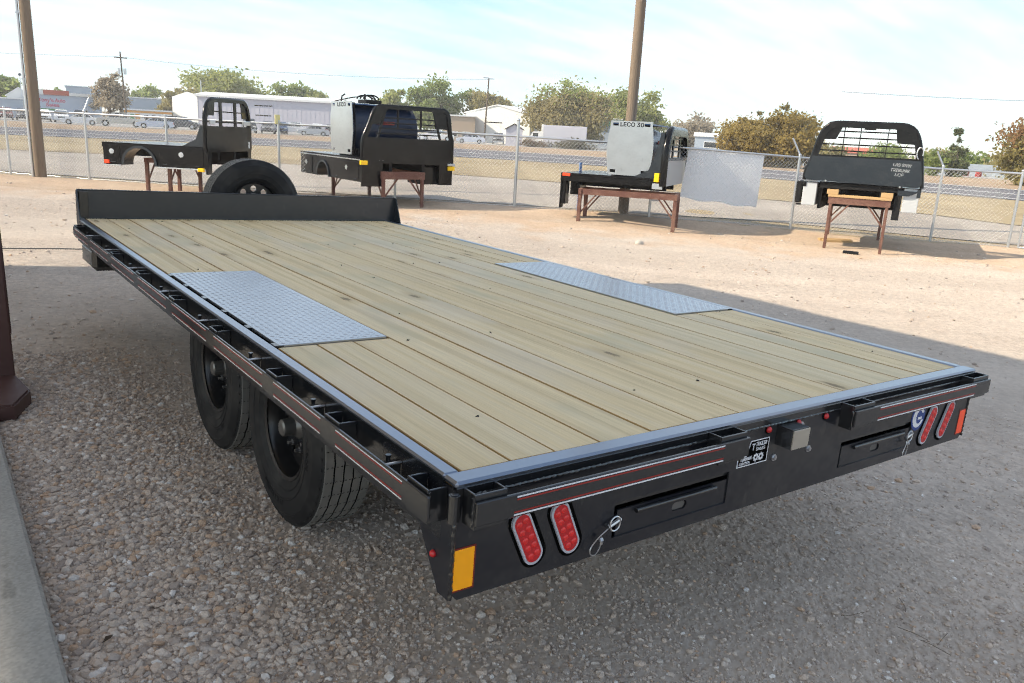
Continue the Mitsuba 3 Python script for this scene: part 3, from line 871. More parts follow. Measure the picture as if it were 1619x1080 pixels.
def deck(parent, M, w, l, z, mat=None):
    d = add('deck_plate', cat([hullbox(0, w, .0, l, z - .012, z, .002), hullbox(0, .05, 0, l, z - .09, z - .012, .003), hullbox(w - .05, w, 0, l, z - .09, z - .012, .003), hullbox(.05, w - .05, l - .05, l, z - .11, z - .012, .003)]), mat or BEDB, parent, M)
    add('frame_channel', cat([hullbox(w * .3, w * .3 + .07, .05, l - .05, z - .26, z - .013), hullbox(w * .7 - .07, w * .7, .05, l - .05, z - .26, z - .013)] + [hullbox(.06, w - .06, y, y + .05, z - .10, z - .014) for y in np.arange(.3, l - .2, .4)]), DARK, parent, M)
    return d


def lamp(parent, M, c, s, mat, name='marker_lamp'):
    add(name, hullbox(c[0] - s[0] / 2, c[0] + s[0] / 2, c[1] - s[1] / 2, c[1] + s[1] / 2, c[2] - s[2] / 2, c[2] + s[2] / 2, .008), mat, parent, M)


def stand(label, M, legs, ztop, beam=.09, legw=.07, mat=None, cross=True):
    """legs: four (x, y) in order near-left, near-right, far-right, far-left"""
    mat = mat or RUSTP
    s = thing('steel_stand', label, 'stand', 'rust red steel stands under the truck beds' if False else None)
    for i in range(4):
        a, b = np.array(legs[i]), np.array(legs[(i + 1) % 4])
        d = (b - a) / np.linalg.norm(b - a)
        e = .05
        o = .0 if i % 2 == 0 else -.002
        add('top_beam', bar((*(a - d * e * (i % 2 == 0)), ztop - beam / 2 + o), (*(b + d * e * (i % 2 == 0)), ztop - beam / 2 + o), .06, beam - abs(o)), mat, s, M)
    for i in range(4):
        x, y = legs[i]
        add('leg', hullbox(x - legw / 2, x + legw / 2, y - legw / 2, y + legw / 2, -.10, ztop - beam - .001, .005), mat, s, M)
        for j in ((i + 1) % 4, (i - 1) % 4):
            q = np.array(legs[j]); p = np.array(legs[i]); d = (q - p) / np.linalg.norm(q - p)
            if np.linalg.norm(q - p) < .5: continue
            k = min(.30, np.linalg.norm(q - p) * .33)
            add('brace', bar((*(p + d * .02), ztop - beam - .02 - k * 1.15), (*(p + d * (k + .02)), ztop - beam + .005), .02, .028), mat, s, M)
    return s


# bed with round latches, seen from its side behind the spare tyre
Z1 = 1.02
M1 = frame_az((3.67, 14.84, 0), 42)
b1 = thing('truck_bed', 'black skirted truck bed with two round latches and a rounded rack behind the spare tyre', 'truck bed')
deck(b1, M1, 2.0, 2.12, Z1)
skirt(b1, M1, 0, .02, 2.1, .60, Z1 - .015, (1.36, .62, .36), ((.06, .95, .64, .98), (1.76, 2.08, .64, .98)))
skirt(b1, M1, 1.95, .02, 2.1, .60, Z1 - .015, (1.36, .62, .36), ())
for q in ((.02, .98), (1.74, 2.1)):
    add('rub_strip', hullbox(-.03, .03, *q, .575, .60, .004), GALV, b1, M1)
for q in ((-.005, .16), (1.84, 2.0)):
    add('front_bulkhead', hullbox(*q, -.03, .02, .50, 1.0, .004), BEDB, b1, M1)
rack(b1, M1, [(-.03, .92), (-.03, 1.55), (.10, 1.84), (.30, 1.93), (1.68, 1.95), (1.88, 1.86), (2.0, 1.55), (2.0, .92)], 1.42,
     ([(.0, 1.95), (.42, 1.95), (.36, 1.62), (.0, 1.62)], [(1.58, 1.95), (2.0, 1.95), (2.0, 1.58), (1.66, 1.58)]),
     ((1.50, .0, 1.98, .03), (1.70, .3, 1.7, .022)), ((.66, 1.40, .66, 1.90, .09), (1.32, 1.40, 1.32, 1.90, .09)), BEDB, fr=.06)
add('rack_foot', prism(Polygon([(.03, Z1), (.48, Z1), (.20, 1.16), (.10, 1.42), (.03, 1.42)]), .03, ((.0, 0, 0), (0, 1, 0), (0, 0, 1), (1, 0, 0))), SATIN, b1, M1)
for q in ((.06, .26, -.09, -.04, 1.45, 1.53), (1.55, 1.85, -.10, -.04, 1.45, 1.54)):
    add('light_pod', hullbox(*q, .01), GALV, b1, M1)
lamp(b1, M1, (-.02, 2.02, .65), (.06, .10, .07), REDREF)
lamp(b1, M1, (-.03, .10, .585), (.07, .12, .07), AMBL)
add('light_cover', cat([hullbox(1.83, 1.90, -.05, -.03, .98, 1.12, .004)]), WHITE, b1, M1)
stand('rusty stand under the truck bed with round latches behind the spare tyre', M1, [(.35, .95), (1.6, .95), (1.6, 1.42), (.35, 1.42)], .74, legw=.065)

# bed with tank, rack face to the viewer
Z2 = .97
M2 = frame_az((6.15, 13.2, 0), 90)
b2 = thing('truck_bed', 'black truck bed with open grille rack carrying a tank with a pale grey end', 'truck bed')
deck(b2, M2, 2.06, 3.12, Z2)
add('deck_trim', hullbox(-.018, .0, .02, 3.1, Z2 - .055, Z2 - .035, .003), GALV, b2, M2)
skirt(b2, M2, 0, .02, 3.1, .50, Z2 - .06, (1.85, .50, .34), ((.12, 1.25, .54, .88), (2.45, 3.05, .54, .88)))
skirt(b2, M2, 2.01, .02, 3.1, .50, Z2 - .06, (1.85, .50, .34), ())
for q in ((-.01, .44, -.03, .02, .42, .93), (1.74, 2.06, -.03, .02, .46, .90)):
    add('front_bulkhead', hullbox(*q, .004), BEDB, b2, M2)
rack(b2, M2, [(.0, .88), (.01, 1.28), (.13, 1.58), (.30, 1.93), (.38, 1.97), (1.84, 1.97), (1.95, 1.88), (2.02, 1.46), (2.06, 1.36), (2.06, .86)], 1.37,
     ([(.1, 2.0), (.52, 2.0), (.40, 1.62), (.1, 1.62)], [(1.58, 2.0), (2.06, 2.0), (2.06, 1.58), (1.64, 1.58)]),
     ((1.75, .42, 1.65, .024), (1.65, .40, 1.68, .024), (1.55, .36, 1.72, .024), (1.45, .32, 1.74, .024)),
     ((.52, 1.95, .34, 1.37, .04), (1.58, 1.95, 1.76, 1.37, .04), (.78, 1.95, .78, 1.55, .03), (1.30, 1.95, 1.30, 1.55, .03)), BEDB, fr=.055)
for x in (.36, .43, 1.98):
    lamp(b2, M2, (x, -.04, Z2 - .04 if x < 1 else .78), (.03, .02, .02), GALV, 'rivet_plate')
lamp(b2, M2, (.02, -.045, .88), (.16, .05, .085), AMBL)
lamp(b2, M2, (2.02, -.045, .80), (.16, .05, .085), AMBL)
add('lamp_bracket', hullbox(1.92, 2.10, -.08, .0, .855, .90, .006), GALV, b2, M2)
add('under_box', cat([hullbox(1.40, 1.95, .1, .7, .46, .82, .01)]), BEDB, b2, M2)
stand('rusty stand under the truck bed with the open grille rack', M2, [(.42, -.10), (1.30, -.10), (1.30, 2.3), (.42, 2.3)], .72, beam=.15, legw=.062)


def tank(label, M, x0, y0, y1, z0, z1, ln, txt, txt_w):
    """tank lying across the bed: flat end panel in the plane x = x0, drum behind it"""
    t = thing('transfer_tank', label, 'tank')
    cy, w = (y0 + y1) / 2, (y1 - y0)
    zz = np.linspace(0, 1, 13)
    half = w / 2 * (.86 + .14 * np.sin(np.clip(zz * 1.02, 0, 1) * PI) ** .8)
    half = np.where(zz > .93, half.max() * .90, half)
    pts = [(cy - h, z0 + (z1 - z0) * q) for h, q in zip(half, zz)] + [(cy + h, z0 + (z1 - z0) * q) for h, q in zip(half[::-1], zz[::-1])]
    pan = Polygon(pts)
    for sy in (-1, 1):
        for zc in (z0 + .075, z1 - .065):
            pan = pan.difference(affinity.translate(sbox(-.055, -.028, .055, .028), cy + sy * w * .34, zc))
    add('end_panel', prism(pan, .012, ((x0, 0, 0), (0, 1, 0), (0, 0, 1), (1, 0, 0))), GREYPANEL, t, M)
    add('panel_back', prism(Polygon(pts).buffer(-.02), .02, ((x0 + .06, 0, 0), (0, 1, 0), (0, 0, 1), (1, 0, 0))), DARK, t, M)
    add('drum', cyl((x0 + .03, cy, (z0 + z1) / 2 - .02), (x0 + ln, cy, (z0 + z1) / 2 - .02), w * .47, 32), DEEPBLUE, t, M, smooth=40)
    add('top_tray', hullbox(x0 + .02, x0 + ln, cy - w * .42, cy + w * .42, z1 - .06, z1 - .035, .004), BLUEP if False else pri('tray_blue', (.05, .11, .24), .35) if 'tray_blue' not in scene else 'tray_blue', t, M)
    for q in (x0 + .15, x0 + ln - .25):
        add('saddle', hullbox(q, q + .07, cy - w * .4, cy + w * .4, z0 - .04, z0 + .12, .004), DARK, t, M)
    m = meshkit.text_mesh(txt, .075, .002, True)
    m.vertices[:, 0] *= txt_w / np.ptp(m.vertices[:, 0])
    v = m.vertices.copy()
    # panel is read from outside (looking along +x): text runs towards -y
    m.vertices = np.stack([x0 - .0005 - v[:, 2], cy + txt_w / 2 - v[:, 0], z1 - .100 + v[:, 1]], 1)
    add('lettering', m, VOID, t, M)
    m = meshkit.text_mesh('FUEL', .09, .002, True)
    v = m.vertices.copy()
    add('red_lettering', cat([hullbox(x0 + .55, x0 + .95, cy - w * .47 - .004, cy - w * .47 + .01, z0 + .62, z0 + .68)]), RSTRIPE, t, M)
    return t


t2 = tank('tank with pale grey end panel and black reels on top, beside the open grille rack', M2, .10, .62, 1.70, 1.0, 2.04, 1.5, 'LECO', .40)
reel = [tube([(.55 + .17 * math.cos(a), .72 + .05 * b, 2.10 + .08 * math.sin(a)) for a in np.linspace(0, PI, 9)], .014, 6) for b in (0, 3, 6)]
reel += [cyl((.50, .9, 2.02), (.50, .9, 2.20), .02, 8), hullbox(.42, .78, .70, 1.06, 2.02, 2.09, .01), tube([(.25, 1.5, 2.03), (.27, 1.5, 2.15), (.34, 1.5, 2.2)], .014, 6), tube([(.12, 1.55, 2.04), (.35, 1.3, 2.12), (.6, 1.0, 2.18), (.8, .8, 2.05)], .012, 6)]
single('hose_reel', cat(reel), DARK, 'dark hose reel and bars on top of the tank on the grille rack bed', 'hose reel', parent=None, M=M2)

# low bed with a big grey tank end
Z3 = 1.00
M3 = frame_az((10.60, 9.42, -.12), 58)
b3 = thing('truck_bed', 'low black truck bed with a brushed grey rack panel, standing by the utility pole', 'truck bed')
deck(b3, M3, 2.05, 2.05, Z3)
add('side_rail', cat([hullbox(-.02, .0, .02, 2.05, Z3 - .16, Z3 - .045, .004), hullbox(-.03, .0, .02, 2.05, Z3 - .035, Z3 - .012, .003)]), BEDB, b3, M3)
add('tail_skirt', cat([prism(Polygon([(.0, .48), (.16, .46), (.34, .95), (.0, .95)]), .03, ((0, 2.05, 0), (1, 0, 0), (0, 0, 1), (0, -1, 0))), hullbox(.02, .25, 1.94, 2.03, .38, .95, .01), hullbox(.5, 1.0, 1.80, 2.0, .55, .92, .01)]), BEDB, b3, M3)
lamp(b3, M3, (-.015, 1.93, Z3 - .035), (.05, .16, .06), REDREF)
lamp(b3, M3, (-.02, .12, Z3 + .02), (.06, .10, .17), AMBL)
add('mud_flap', hullbox(.02, .24, 2.05, 2.06, .30, .50, .003), DARK, b3, M3)
add('bracket_plate', hullbox(-.03, -.01, .0, .2, Z3 - .20, Z3 - .09, .003), GALV, b3, M3)
rack(b3, M3, [(-.02, .86), (-.02, 1.45), (.12, 1.80), (.30, 1.92), (1.70, 1.92), (1.90, 1.82), (2.05, 1.45), (2.05, .86)], 1.40,
     ([(.0, 1.95), (.40, 1.95), (.34, 1.62), (.0, 1.62)], [(1.62, 1.95), (2.05, 1.95), (2.05, 1.60), (1.70, 1.60)]),
     ((1.52, .0, 2.0, .024), (1.64, .25, 1.8, .024), (1.75, .25, 1.8, .024)), ((.70, 1.38, .70, 1.90, .11), (1.36, 1.38, 1.36, 1.90, .11)), BOXGREY, fr=.12, t=.14)
add('rack_brace', prism(Polygon([(.05, Z3), (.60, Z3), (.30, 1.15), (.16, 1.55), (.12, 1.86), (.05, 1.86)]), .04, ((.01, 0, 0), (0, 1, 0), (0, 0, 1), (1, 0, 0))), SATIN, b3, M3)
tank('tank with large pale grey barrel shaped end panel and black lettering by the utility pole', M3, .06, .26, 1.17, 1.02, 2.04, 1.7, 'LECO 30', .46)
S3 = frame_az((10.78, 9.22, -.12), 52)
stand('rusty stand under the low bed with the large grey tank end', S3, [(.0, .0), (.68, .0), (.68, 1.86), (.0, 1.86)], .72, legw=.072, beam=.11)

# bed seen square from the front, with diamond plate boxes
M4 = frame_az((12.86, 6.70, -.205), math.degrees(math.atan2(.46, -.89)))
b4 = thing('truck_bed', 'black truck bed with chalk writing and diamond plate tool boxes beside the gate', 'truck bed')
Z4 = 1.20
Md = M4.copy(); Md[:3, 3] = (M4 @ np.array([-1., 0, 0, 1]))[:3]
deck(b4, Md, 1.97, 2.5, Z4)
rack(b4, M4, [(-1.0, 1.235), (-1.0, 1.34), (-.93, 1.58), (-.80, 2.10), (-.66, 2.25), (-.5, 2.27), (.52, 2.27), (.70, 2.20), (.83, 1.95), (.93, 1.45), (.97, 1.205)], 1.70,
     ([(-1, 2.3), (-.42, 2.3), (-.55, 1.98), (-1., 1.96)], [(.40, 2.3), (1., 2.3), (1., 1.93), (.46, 1.95)]),
     ((2.12, -.5, .46, .022), (2.01, -.52, .48, .022), (1.89, -.85, .84, .022), (1.78, -.88, .88, .022)),
     ((-.42, 1.68, -.42, 2.22, .014), (-.15, 1.68, -.15, 2.22, .014), (.30, 1.68, .30, 2.22, .014)), SATIN, fr=.085)
add('rear_light', hullbox(-.10, .09, -.03, .02, 2.16, 2.21, .006), DARK, b4, M4)
add('front_bulkhead', hullbox(-.72, .66, .03, .05, 1.10, 1.22, .004), DARK, b4, M4)
add('corner_plate', cat([prism(Polygon([(.60, 1.15), (.97, 1.15), (.97, 1.04), (.91, 1.04), (.91, 1.20), (.80, 1.20), (.78, 1.06), (.60, 1.06)]), .02, ((0, -.03, 0), (1, 0, 0), (0, 0, 1), (0, -1, 0)))]), SATIN, b4, M4)
for xa, xb, tag_ in ((-1.0, -.76, 0), (.70, .95, 1)):
    bxk = add('diamond_plate_box', hullbox(xa, xb, .02, .62, .77, 1.235 if not tag_ else 1.19, .006), CHEQ, b4, M4)
    qs = []
    for i in range(9):
        for j in range(17):
            a = PI / 4 if (i + j) % 2 else -PI / 4
            c = np.array([xa + .015 + i * .0262, .0185, .785 + j * .0255])
            qs.append(bar(c - (.009 * math.cos(a), 0, .009 * math.sin(a)), c + (.009 * math.cos(a), 0, .009 * math.sin(a)), .005, .004, (0, 1, 0)))
    add('plate_lug_field', cat(qs), GALV, bxk, M4, kind='stuff')
add('fuel_bracket', cat([hullbox(-1.13, -1.03, .1, .5, .80, 1.2, .02), hullbox(-1.10, -1.0, .05, .12, .76, .79)]), DARK, b4, M4)
add('frame_rail', cat([hullbox(-.72, -.66, .1, 2.4, .72, 1.1, .004), hullbox(.60, .66, .1, 2.4, .70, 1.1, .004), hullbox(-.7, .64, 1.2, 1.3, .72, 1.05)]), DARK, b4, M4)
add('edge_plate', hullbox(.56, .68, .03, .10, .62, 1.05, .004), DARK, b4, M4)
add('hose_loop', tube([(.85 + .05 * math.cos(a), -.06, 1.80 + .10 * math.sin(a)) for a in np.linspace(-.4, 4.6, 14)], .010, 6), GALV, b4, M4)
for txt, x, z, w in (('LRS SRW', .45, 1.565, .29), ('TRIBUNK', .42, 1.475, .31), ('LCF', .50, 1.395, .14)):
    m = meshkit.text_mesh(txt, .052, .001, False)
    m.vertices[:, 0] *= w / np.ptp(m.vertices[:, 0])
    v = m.vertices.copy()
    m.vertices = np.stack([x + v[:, 0] + .1 * v[:, 1], -.0485 - v[:, 2], z + v[:, 1] - .04 * v[:, 0]], 1)
    add('chalk_lettering', m, CHALK, b4, M4)
for x, z in ((-.62, 1.235), (.62, 1.205)):
    lamp(b4, M4, (x, -.052, z), (.03, .012, .03), GALV, 'bolt_head')
st4 = stand('pale red steel stand under the bed with chalk writing', M4, [(-.48, -.02), (.47, -.02), (.35, 2.05), (-.62, 2.05)], .955, legw=.052, beam=.12)
single('timber_plank', hullbox(-.54, .53, -.07, .12, .956, 1.0, .004), WOODRAW, 'flat wooden plank lying on the pale red stand', 'plank', M=M4)
for x, lab in ((-.47, 'left'), (.44, 'right')):
    single('wood_block', hullbox(x - .10, x + .10, -.05, .10, 1.0015, 1.09, .006), WOODRAW, f'short wooden block on the {lab} end of the plank on the pale red stand', 'block', M=M4)
single('ground_timber', cat([hullbox(-.33, .33, -.05, .05, .0, .085, .006), hullbox(-.30, .30, .06, .16, .0, .07, .006)]), WOODRAW, 'pale timber pieces lying on the dirt under the bed with chalk writing', 'timber', M=rotz(2.6, (13.85, 7.68, -.215)))
single('dark_block', hullbox(-.13, .13, -.05, .05, .0, .05, .008), DARK, 'small dark block lying on the dirt in front of the pale red stand', 'block', M=rotz(-1.1, (12.5, 6.5, -.21)))
rk_ = trimesh.creation.icosphere(subdivisions=2, radius=.075)
rk_.vertices *= (1 + .25 * (meshkit.noise(rk_.vertices * 14 + 7) - .5))[:, None]; rk_.apply_scale((1.2, .9, .7))
rk_.apply_translation((9.05, 8.38, -.15))
single('pale_rock', rk_, pri('rock_tan', (.52, .47, .41), .9), 'single pale rock lying on the sunlit yard', 'rock', smooth=30)

# ------------------------------------------------------------------ fence, tarp, gate
fz = lambda p: float(terr(p[0], p[1]))
fence = thing('chain_link_fence', 'galvanised chain link fence along the far edge of the yard', 'fence')
FH = 1.56
for i, (x, y) in enumerate(FENCE):
    z = fz((x, y))
    top = FH + .02
    r = .028
    if i == 9: top, r = 1.86, .034
    pts = [(x, y, z - .1), (x, y, z + top)]
    ms = [tube(pts, r, 10), trimesh.creation.icosphere(subdivisions=1, radius=r * 1.15)]
    ms[1].apply_translation((x, y, z + top))
    if i in (5, 11, 12):        # angled arm on top
        d = np.array([-.60, .72]) if i != 5 else np.array([.75, .55])
        e = .30 if i != 11 else .34
        ms.append(tube([(x, y, z + top), (x + d[0] * e * .6, y + d[1] * e * .6, z + top + e)], .019, 8))
    add('post', cat(ms), GALV, fence, smooth=50)
add('top_rail', tube([(x, y, fz((x, y)) + FH - .03) for x, y in FENCE], .022, 8), GALV, fence, smooth=50)
add('tension_wire', tube([(x, y, fz((x, y)) + .06) for x, y in FENCE], .005, 5), GALV, fence)
seg = np.linalg.norm(np.diff(FENCE, axis=0), axis=1); S = np.concatenate([[0], np.cumsum(seg)])


def on_fence(s):
    s = np.clip(s, 0, S[-1])
    x, y = np.interp(s, S, FENCE[:, 0]), np.interp(s, S, FENCE[:, 1])
    return x, y


wires_v, wires_f, n0 = [], [], 0
pitch = .082
for dirn in (1, -1):
    s0 = -FH if dirn > 0 else 0
    for s in np.arange(s0, S[-1] + FH, pitch):
        t = np.linspace(0, 1, 5)
        ss = s + dirn * t * FH * .98
        ok = (ss >= 0) & (ss <= S[-1])
        if ok.sum() < 2: continue
        ss, t_ = ss[ok], t[ok]
        x, y = on_fence(ss)
        z = terr(x, y) + .02 + t_ * (FH - .05)
        c = np.stack([x, y, z], 1)
        o = np.array([[.0, 0, .0031], [.0020, .0020, -.0016], [-.0020, -.0020, -.0016]]) * (1.05 if dirn > 0 else 1.)
        m_ = len(c)
        V = (c[:, None] + o[None] + (np.array([.003, .003, 0]) * dirn)).reshape(-1, 3)
        for i in range(m_ - 1):
            for k in range(3):
                a, b = i * 3 + k, i * 3 + (k + 1) % 3
                wires_f += [(n0 + a, n0 + b, n0 + b + 3), (n0 + a, n0 + b + 3, n0 + a + 3)]
        wires_v.append(V); n0 += len(V)
add('wire_mesh', trimesh.Trimesh(np.vstack(wires_v), np.array(wires_f), process=False), pri('wire_grey', (.50, .51, .52), .6), fence, kind='stuff')
for x, y in ((13.3, 9.72), (14.9, 8.6)): pass
gate = thing('yard_gate', 'galvanised pipe gate leaf beside the last fence post', 'gate')
gz = -.205
gp0, gp1 = np.array([17.0, 5.55]), np.array([17.7, 3.6])
gpt = lambda t, z: (*(gp0 * (1 - t) + gp1 * t), gz + z)
add('gate_frame', cat([tube([gpt(0, .06), gpt(1, .06)], .024, 8), tube([gpt(0, 1.50), gpt(1, 1.50)], .022, 8), tube([gpt(0, .06), gpt(0, 1.5)], .022, 8), tube([gpt(1, .06), gpt(1, 1.5)], .022, 8), tube([gpt(.05, .08), gpt(.9, 1.2)], .018, 8)]), GALV, gate, smooth=50)
# white tarp tied to the outside of the fence
A_, B_ = np.array([11.56, 10.63]), np.array([14.31, 9.05])
fd = (B_ - A_) / np.linalg.norm(B_ - A_); fnn = np.array([-fd[1], fd[0]])
nu, nv = 40, 24
V = []
for i in range(nu):
    for j in range(nv):
        u, v = i / (nu - 1), j / (nv - 1)
        s = .64 + .10 * v + (1.72 - .06 * v) * u
        zt = 1.485 - .02 * u + .015 * math.sin(u * 9)
        zb = .44 - .10 * u + .02 * math.sin(u * 14 + 1)
        z = zb + (zt - zb) * v
        off = .03 + .004 * math.sin(u * 11 + 2 * v) + .004 * math.sin(u * 23 - v * 5) + .012 * abs(math.sin(u * 3.1)) * (1 - v)
        q = A_ + fd * s + fnn * off
        V.append((q[0], q[1], fz(q) + z + .06))
F = [(i * nv + j, (i + 1) * nv + j, (i + 1) * nv + j + 1, i * nv + j + 1) for i in range(nu - 1) for j in range(nv - 1)]
single('white_tarp_sheet', (np.array(V), np.array(F)), TARP, 'white tarp sheet hung on the fence between two truck beds', 'tarp', smooth=True)
single('yellow_tag', hullbox(-.12, .12, -.01, .01, 0, .20, .003), YELLOWT, 'pale yellow rag tied on a fence post top', 'rag', M=rotz(.8, (5.70 - .03, 16.45 - .03, 1.52)))
single('fence_sign', hullbox(-.09, .09, -.004, .004, 0, .22), WHITE, 'small white card hung low on the fence post by the low bed', 'card', M=rotz(-.5, (11.60, 10.56, .35)))

# ------------------------------------------------------------------ utility poles near the fence
def pole(key, lab, x, y, r0, h, r1):
    k = thing(key, lab, 'utility pole')
    add('shaft', tube([(x, y, -.3), (x, y, h * .5), (x, y, h)], [r0, (r0 + r1) / 2, r1], 20), POLEW, k, smooth=50)
    return k


pl = pole('utility_pole', 'tall wooden utility pole with a metal conduit at the left edge of the yard', 1.455, 20.38, .125, 9.5, .095)
add('conduit', tube([(1.30, 20.40, -.1), (1.30, 20.40, 9.5)], .032, 10), GALV, pl, smooth=50)
for z in (.9, 2.2, 3.6):
    add('conduit_strap', hullbox(1.26, 1.46, 20.36, 20.44, z, z + .03), GALV, pl)
pole('utility_pole', 'weathered brown utility pole behind the low bed with the large grey tank end', 11.45, 11.30, .115, 10, .10)
bm = thing('marker_post', 'thin blue marker post outside the fence behind the low bed', 'marker post')
add('post', tube([(10.56, 11.8, -.1), (10.56, 11.8, 1.02)], .016, 8), BLUEP, bm)
add('marker_plate', hullbox(10.53, 10.59, 11.77, 11.80, .82, 1.06, .004), BLUEP, bm)

# cable lying on the ground
cx_ = np.linspace(-4, .75, 14)
single('ground_cable', tube([(x, 9.2 - .42 * (x + .2) + .03 * math.sin(x * 3), .022 + .003 * math.sin(x * 7)) for x in cx_], .008, 6), pri('cable_grey', (.10, .10, .105), .6), 'dark cable lying straight across the gravel ahead of the trailer', 'cable', smooth=40)

# ------------------------------------------------------------------ trees
def leaf_quads(c, s, r_):
    n = len(c)
    a = r_.normal(size=(n, 3)); a /= np.linalg.norm(a, axis=1, keepdims=True)
    b = np.cross(a, r_.normal(size=(n, 3))); b /= np.linalg.norm(b, axis=1, keepdims=True)
    s = s * r_.uniform(.6, 1.4, (n, 1))
    V = np.stack([c + a * s, c + b * s * .55, c - a * s, c - b * s * .55], 1).reshape(-1, 3)
    i = np.arange(n)[:, None] * 4
    F = np.vstack([i + [0, 1, 2], i + [0, 2, 3]])
    return V, F


def tree(name, label, x, y, w, h, zc0, cols, n=5000, leaf=.22, blobs=26, shape='round', group=None, bare=0., lean=0.):
    r_ = np.random.default_rng(int(abs(x * 131 + y * 17) * 10) % 100000)
    k = thing(name, label, 'tree', group)
    tr_ = max(.10, .035 * h)
    base = np.array([x, y, -.2])
    pts_tr = [base, base + (.1 * w * lean, 0, zc0 * .6), base + (.2 * w * lean, .1, zc0 + (h - zc0) * .35)]
    ms = [tube(pts_tr, [tr_ * 1.2, tr_ * .9, tr_ * .45], 8)]
    cz, hz = (zc0 + h) / 2, (h - zc0) / 2
    sc_ = np.array([w / 2, w / 2, hz])
    cols = np.array(cols)
    fork = base + (.1 * w * lean, 0, zc0 * .6 + .2)
    tips = []
    limbs = max(6, blobs // 3)
    for b in range(limbs):
        for _ in range(60):
            p = r_.uniform(-1, 1, 3)
            rad = math.hypot(p[0], p[1])
            if shape == 'cone': ok = rad < .9 * (1 - (p[2] + 1) / 2) + .06
            elif shape == 'dome': ok = .25 < rad ** 2 + p[2] ** 2 < .9 and p[2] > -.8
            else: ok = .30 < rad ** 2 + p[2] ** 2 < .85 and p[2] > -.75 + .35 * rad
            if ok: break
        q = p * sc_ * r_.uniform(.62, .98) + (x, y, cz)
        midp = fork * .45 + q * .55 + r_.normal(0, .04 * w, 3) + (0, 0, .05 * h)
        ms.append(tube([fork + (0, 0, r_.uniform(-.1, .25) * hz), midp, q], [tr_ * .5, tr_ * .28, tr_ * .06], 5))
        tips.append((q, r_.uniform(.09, .16)))
        for _ in range(6 if blobs > 14 else 3):
            o = midp + (q - midp) * r_.uniform(-.3, 1.0) + r_.normal(0, 1, 3) * np.array([.13 * w, .13 * w, .15 * hz * 2])
            if shape != 'cone':
                rel = (o - (x, y, cz)) / sc_
                nr = np.linalg.norm(rel)
                if nr > 1.04: o = (x, y, cz) + rel / nr * 1.0 * sc_
            ms.append(tube([midp, (midp + o) / 2 + r_.normal(0, .02 * w, 3), o], [tr_ * .2, tr_ * .12, tr_ * .03], 4))
            tips.append((o, r_.uniform(.055, .13)))
    V, F, K, m0 = [], [], [], 0
    tot = sum(t_[1] ** 2 for t_ in tips)
    for c, rb in tips:
        nn = int(1.7 * n * rb ** 2 / tot * r_.uniform(.6, 1.3) * (1 - bare))
        if nn < 3: continue
        q = r_.normal(size=(nn, 3))
        P = c + q * np.array([w * rb * .62, w * rb * .62, w * rb * .45])
        v, f = leaf_quads(P, leaf, r_)
        t_ = np.clip(r_.normal(.5, .2, len(P)) + r_.uniform(-.3, .3), 0, 1)[:, None]
        col = cols[0] * (1 - t_) + cols[1] * t_
        if len(cols) > 2:
            top = np.clip((P[:, 2:3] - zc0) / (h - zc0), 0, 1) + r_.normal(0, .15, (len(P), 1))
            col = np.where(top > .78, cols[2] * (.8 + .4 * t_), col)
        V.append(v); F.append(f + m0); K.append(np.repeat(col, 4, axis=0)); m0 += len(v)
    add('trunk', cat(ms), BARK, k, smooth=50)
    add('crown', trimesh.Trimesh(np.vstack(V), np.vstack(F), process=False), LEAF, k, color=np.vstack(K))
    return k


GRN = [(0.2, 0.26, 0.08), (0.37, 0.43, 0.16)]
YEL = [(0.28, 0.31, 0.1), (0.45, 0.47, 0.19)]
OLV = [(0.27, 0.25, 0.11), (0.44, 0.38, 0.18)]
BRN = [(0.34, 0.28, 0.2), (0.48, 0.42, 0.32)]
GLD = [(0.26, 0.2, 0.07), (0.48, 0.37, 0.14)]
JUN = [(0.12, 0.15, 0.08), (0.24, 0.25, 0.13)]
tree('broad_tree', 'green tree at the far left behind the car lot', 14.5, 198, 7.5, 8.6, 2.4, GRN, 3000, .45)
tree('broad_tree', 'low green treetop showing above the striped auto shop roof', 31.6, 257, 8.5, 8.3, 2.0, GRN, 2000, .5)
tree('broad_tree', 'half bare brown tree by the crossarm power pole', 30.4, 173.5, 7.6, 9.2, 1.8, BRN, 3000, .34, bare=.25)
tree('broad_tree', 'pale green tree behind the grey blue shed left of the long building', 50.5, 238, 11, 9.4, 2.0, GRN, 2600, .5)
tree('broad_tree', 'olive tree against the white gable of the long building', 45.5, 184, 9, 8.4, 1.5, OLV, 4200, .40)
tree('broad_tree', 'wide green tree rising behind the long white building', 63, 205, 20, 13.2, 3, YEL, 9000, .5, 44)
tree('broad_tree', 'lower green tree on the right of the wide tree behind the long building', 76, 200, 15, 11.8, 3, GRN, 6000, .48, 34)
tree('broad_tree', 'small green tree behind the right end of the long building', 84, 196.5, 11, 10.4, 3, YEL, 4000, .48)
tree('broad_tree', 'green tree behind the open grille rack', 88, 166.5, 9.5, 10.5, 2, YEL, 4200, .45)
tree('broad_tree', 'tall thin crowned tree left of the wooden lamp pole', 96.5, 161.5, 14, 13, 2.5, GRN, 5200, .45, 24)
tree('broad_tree', 'green brown tree just right of the wooden lamp pole', 107, 155, 12, 13.2, 2.5, OLV, 4800, .45)
tree('broad_tree', 'large round yellow green tree in front of the green fascia building', 90.3, 107.5, 14.2, 10.8, 2.0, [(.32, .27, .15), (.44, .39, .20), (.36, .42, .15)], 13000, .30, 52)
tree('broad_tree', 'loose green tree behind the brown utility pole', 111, 113, 13, 10.9, 2.2, YEL, 6000, .38, 26)
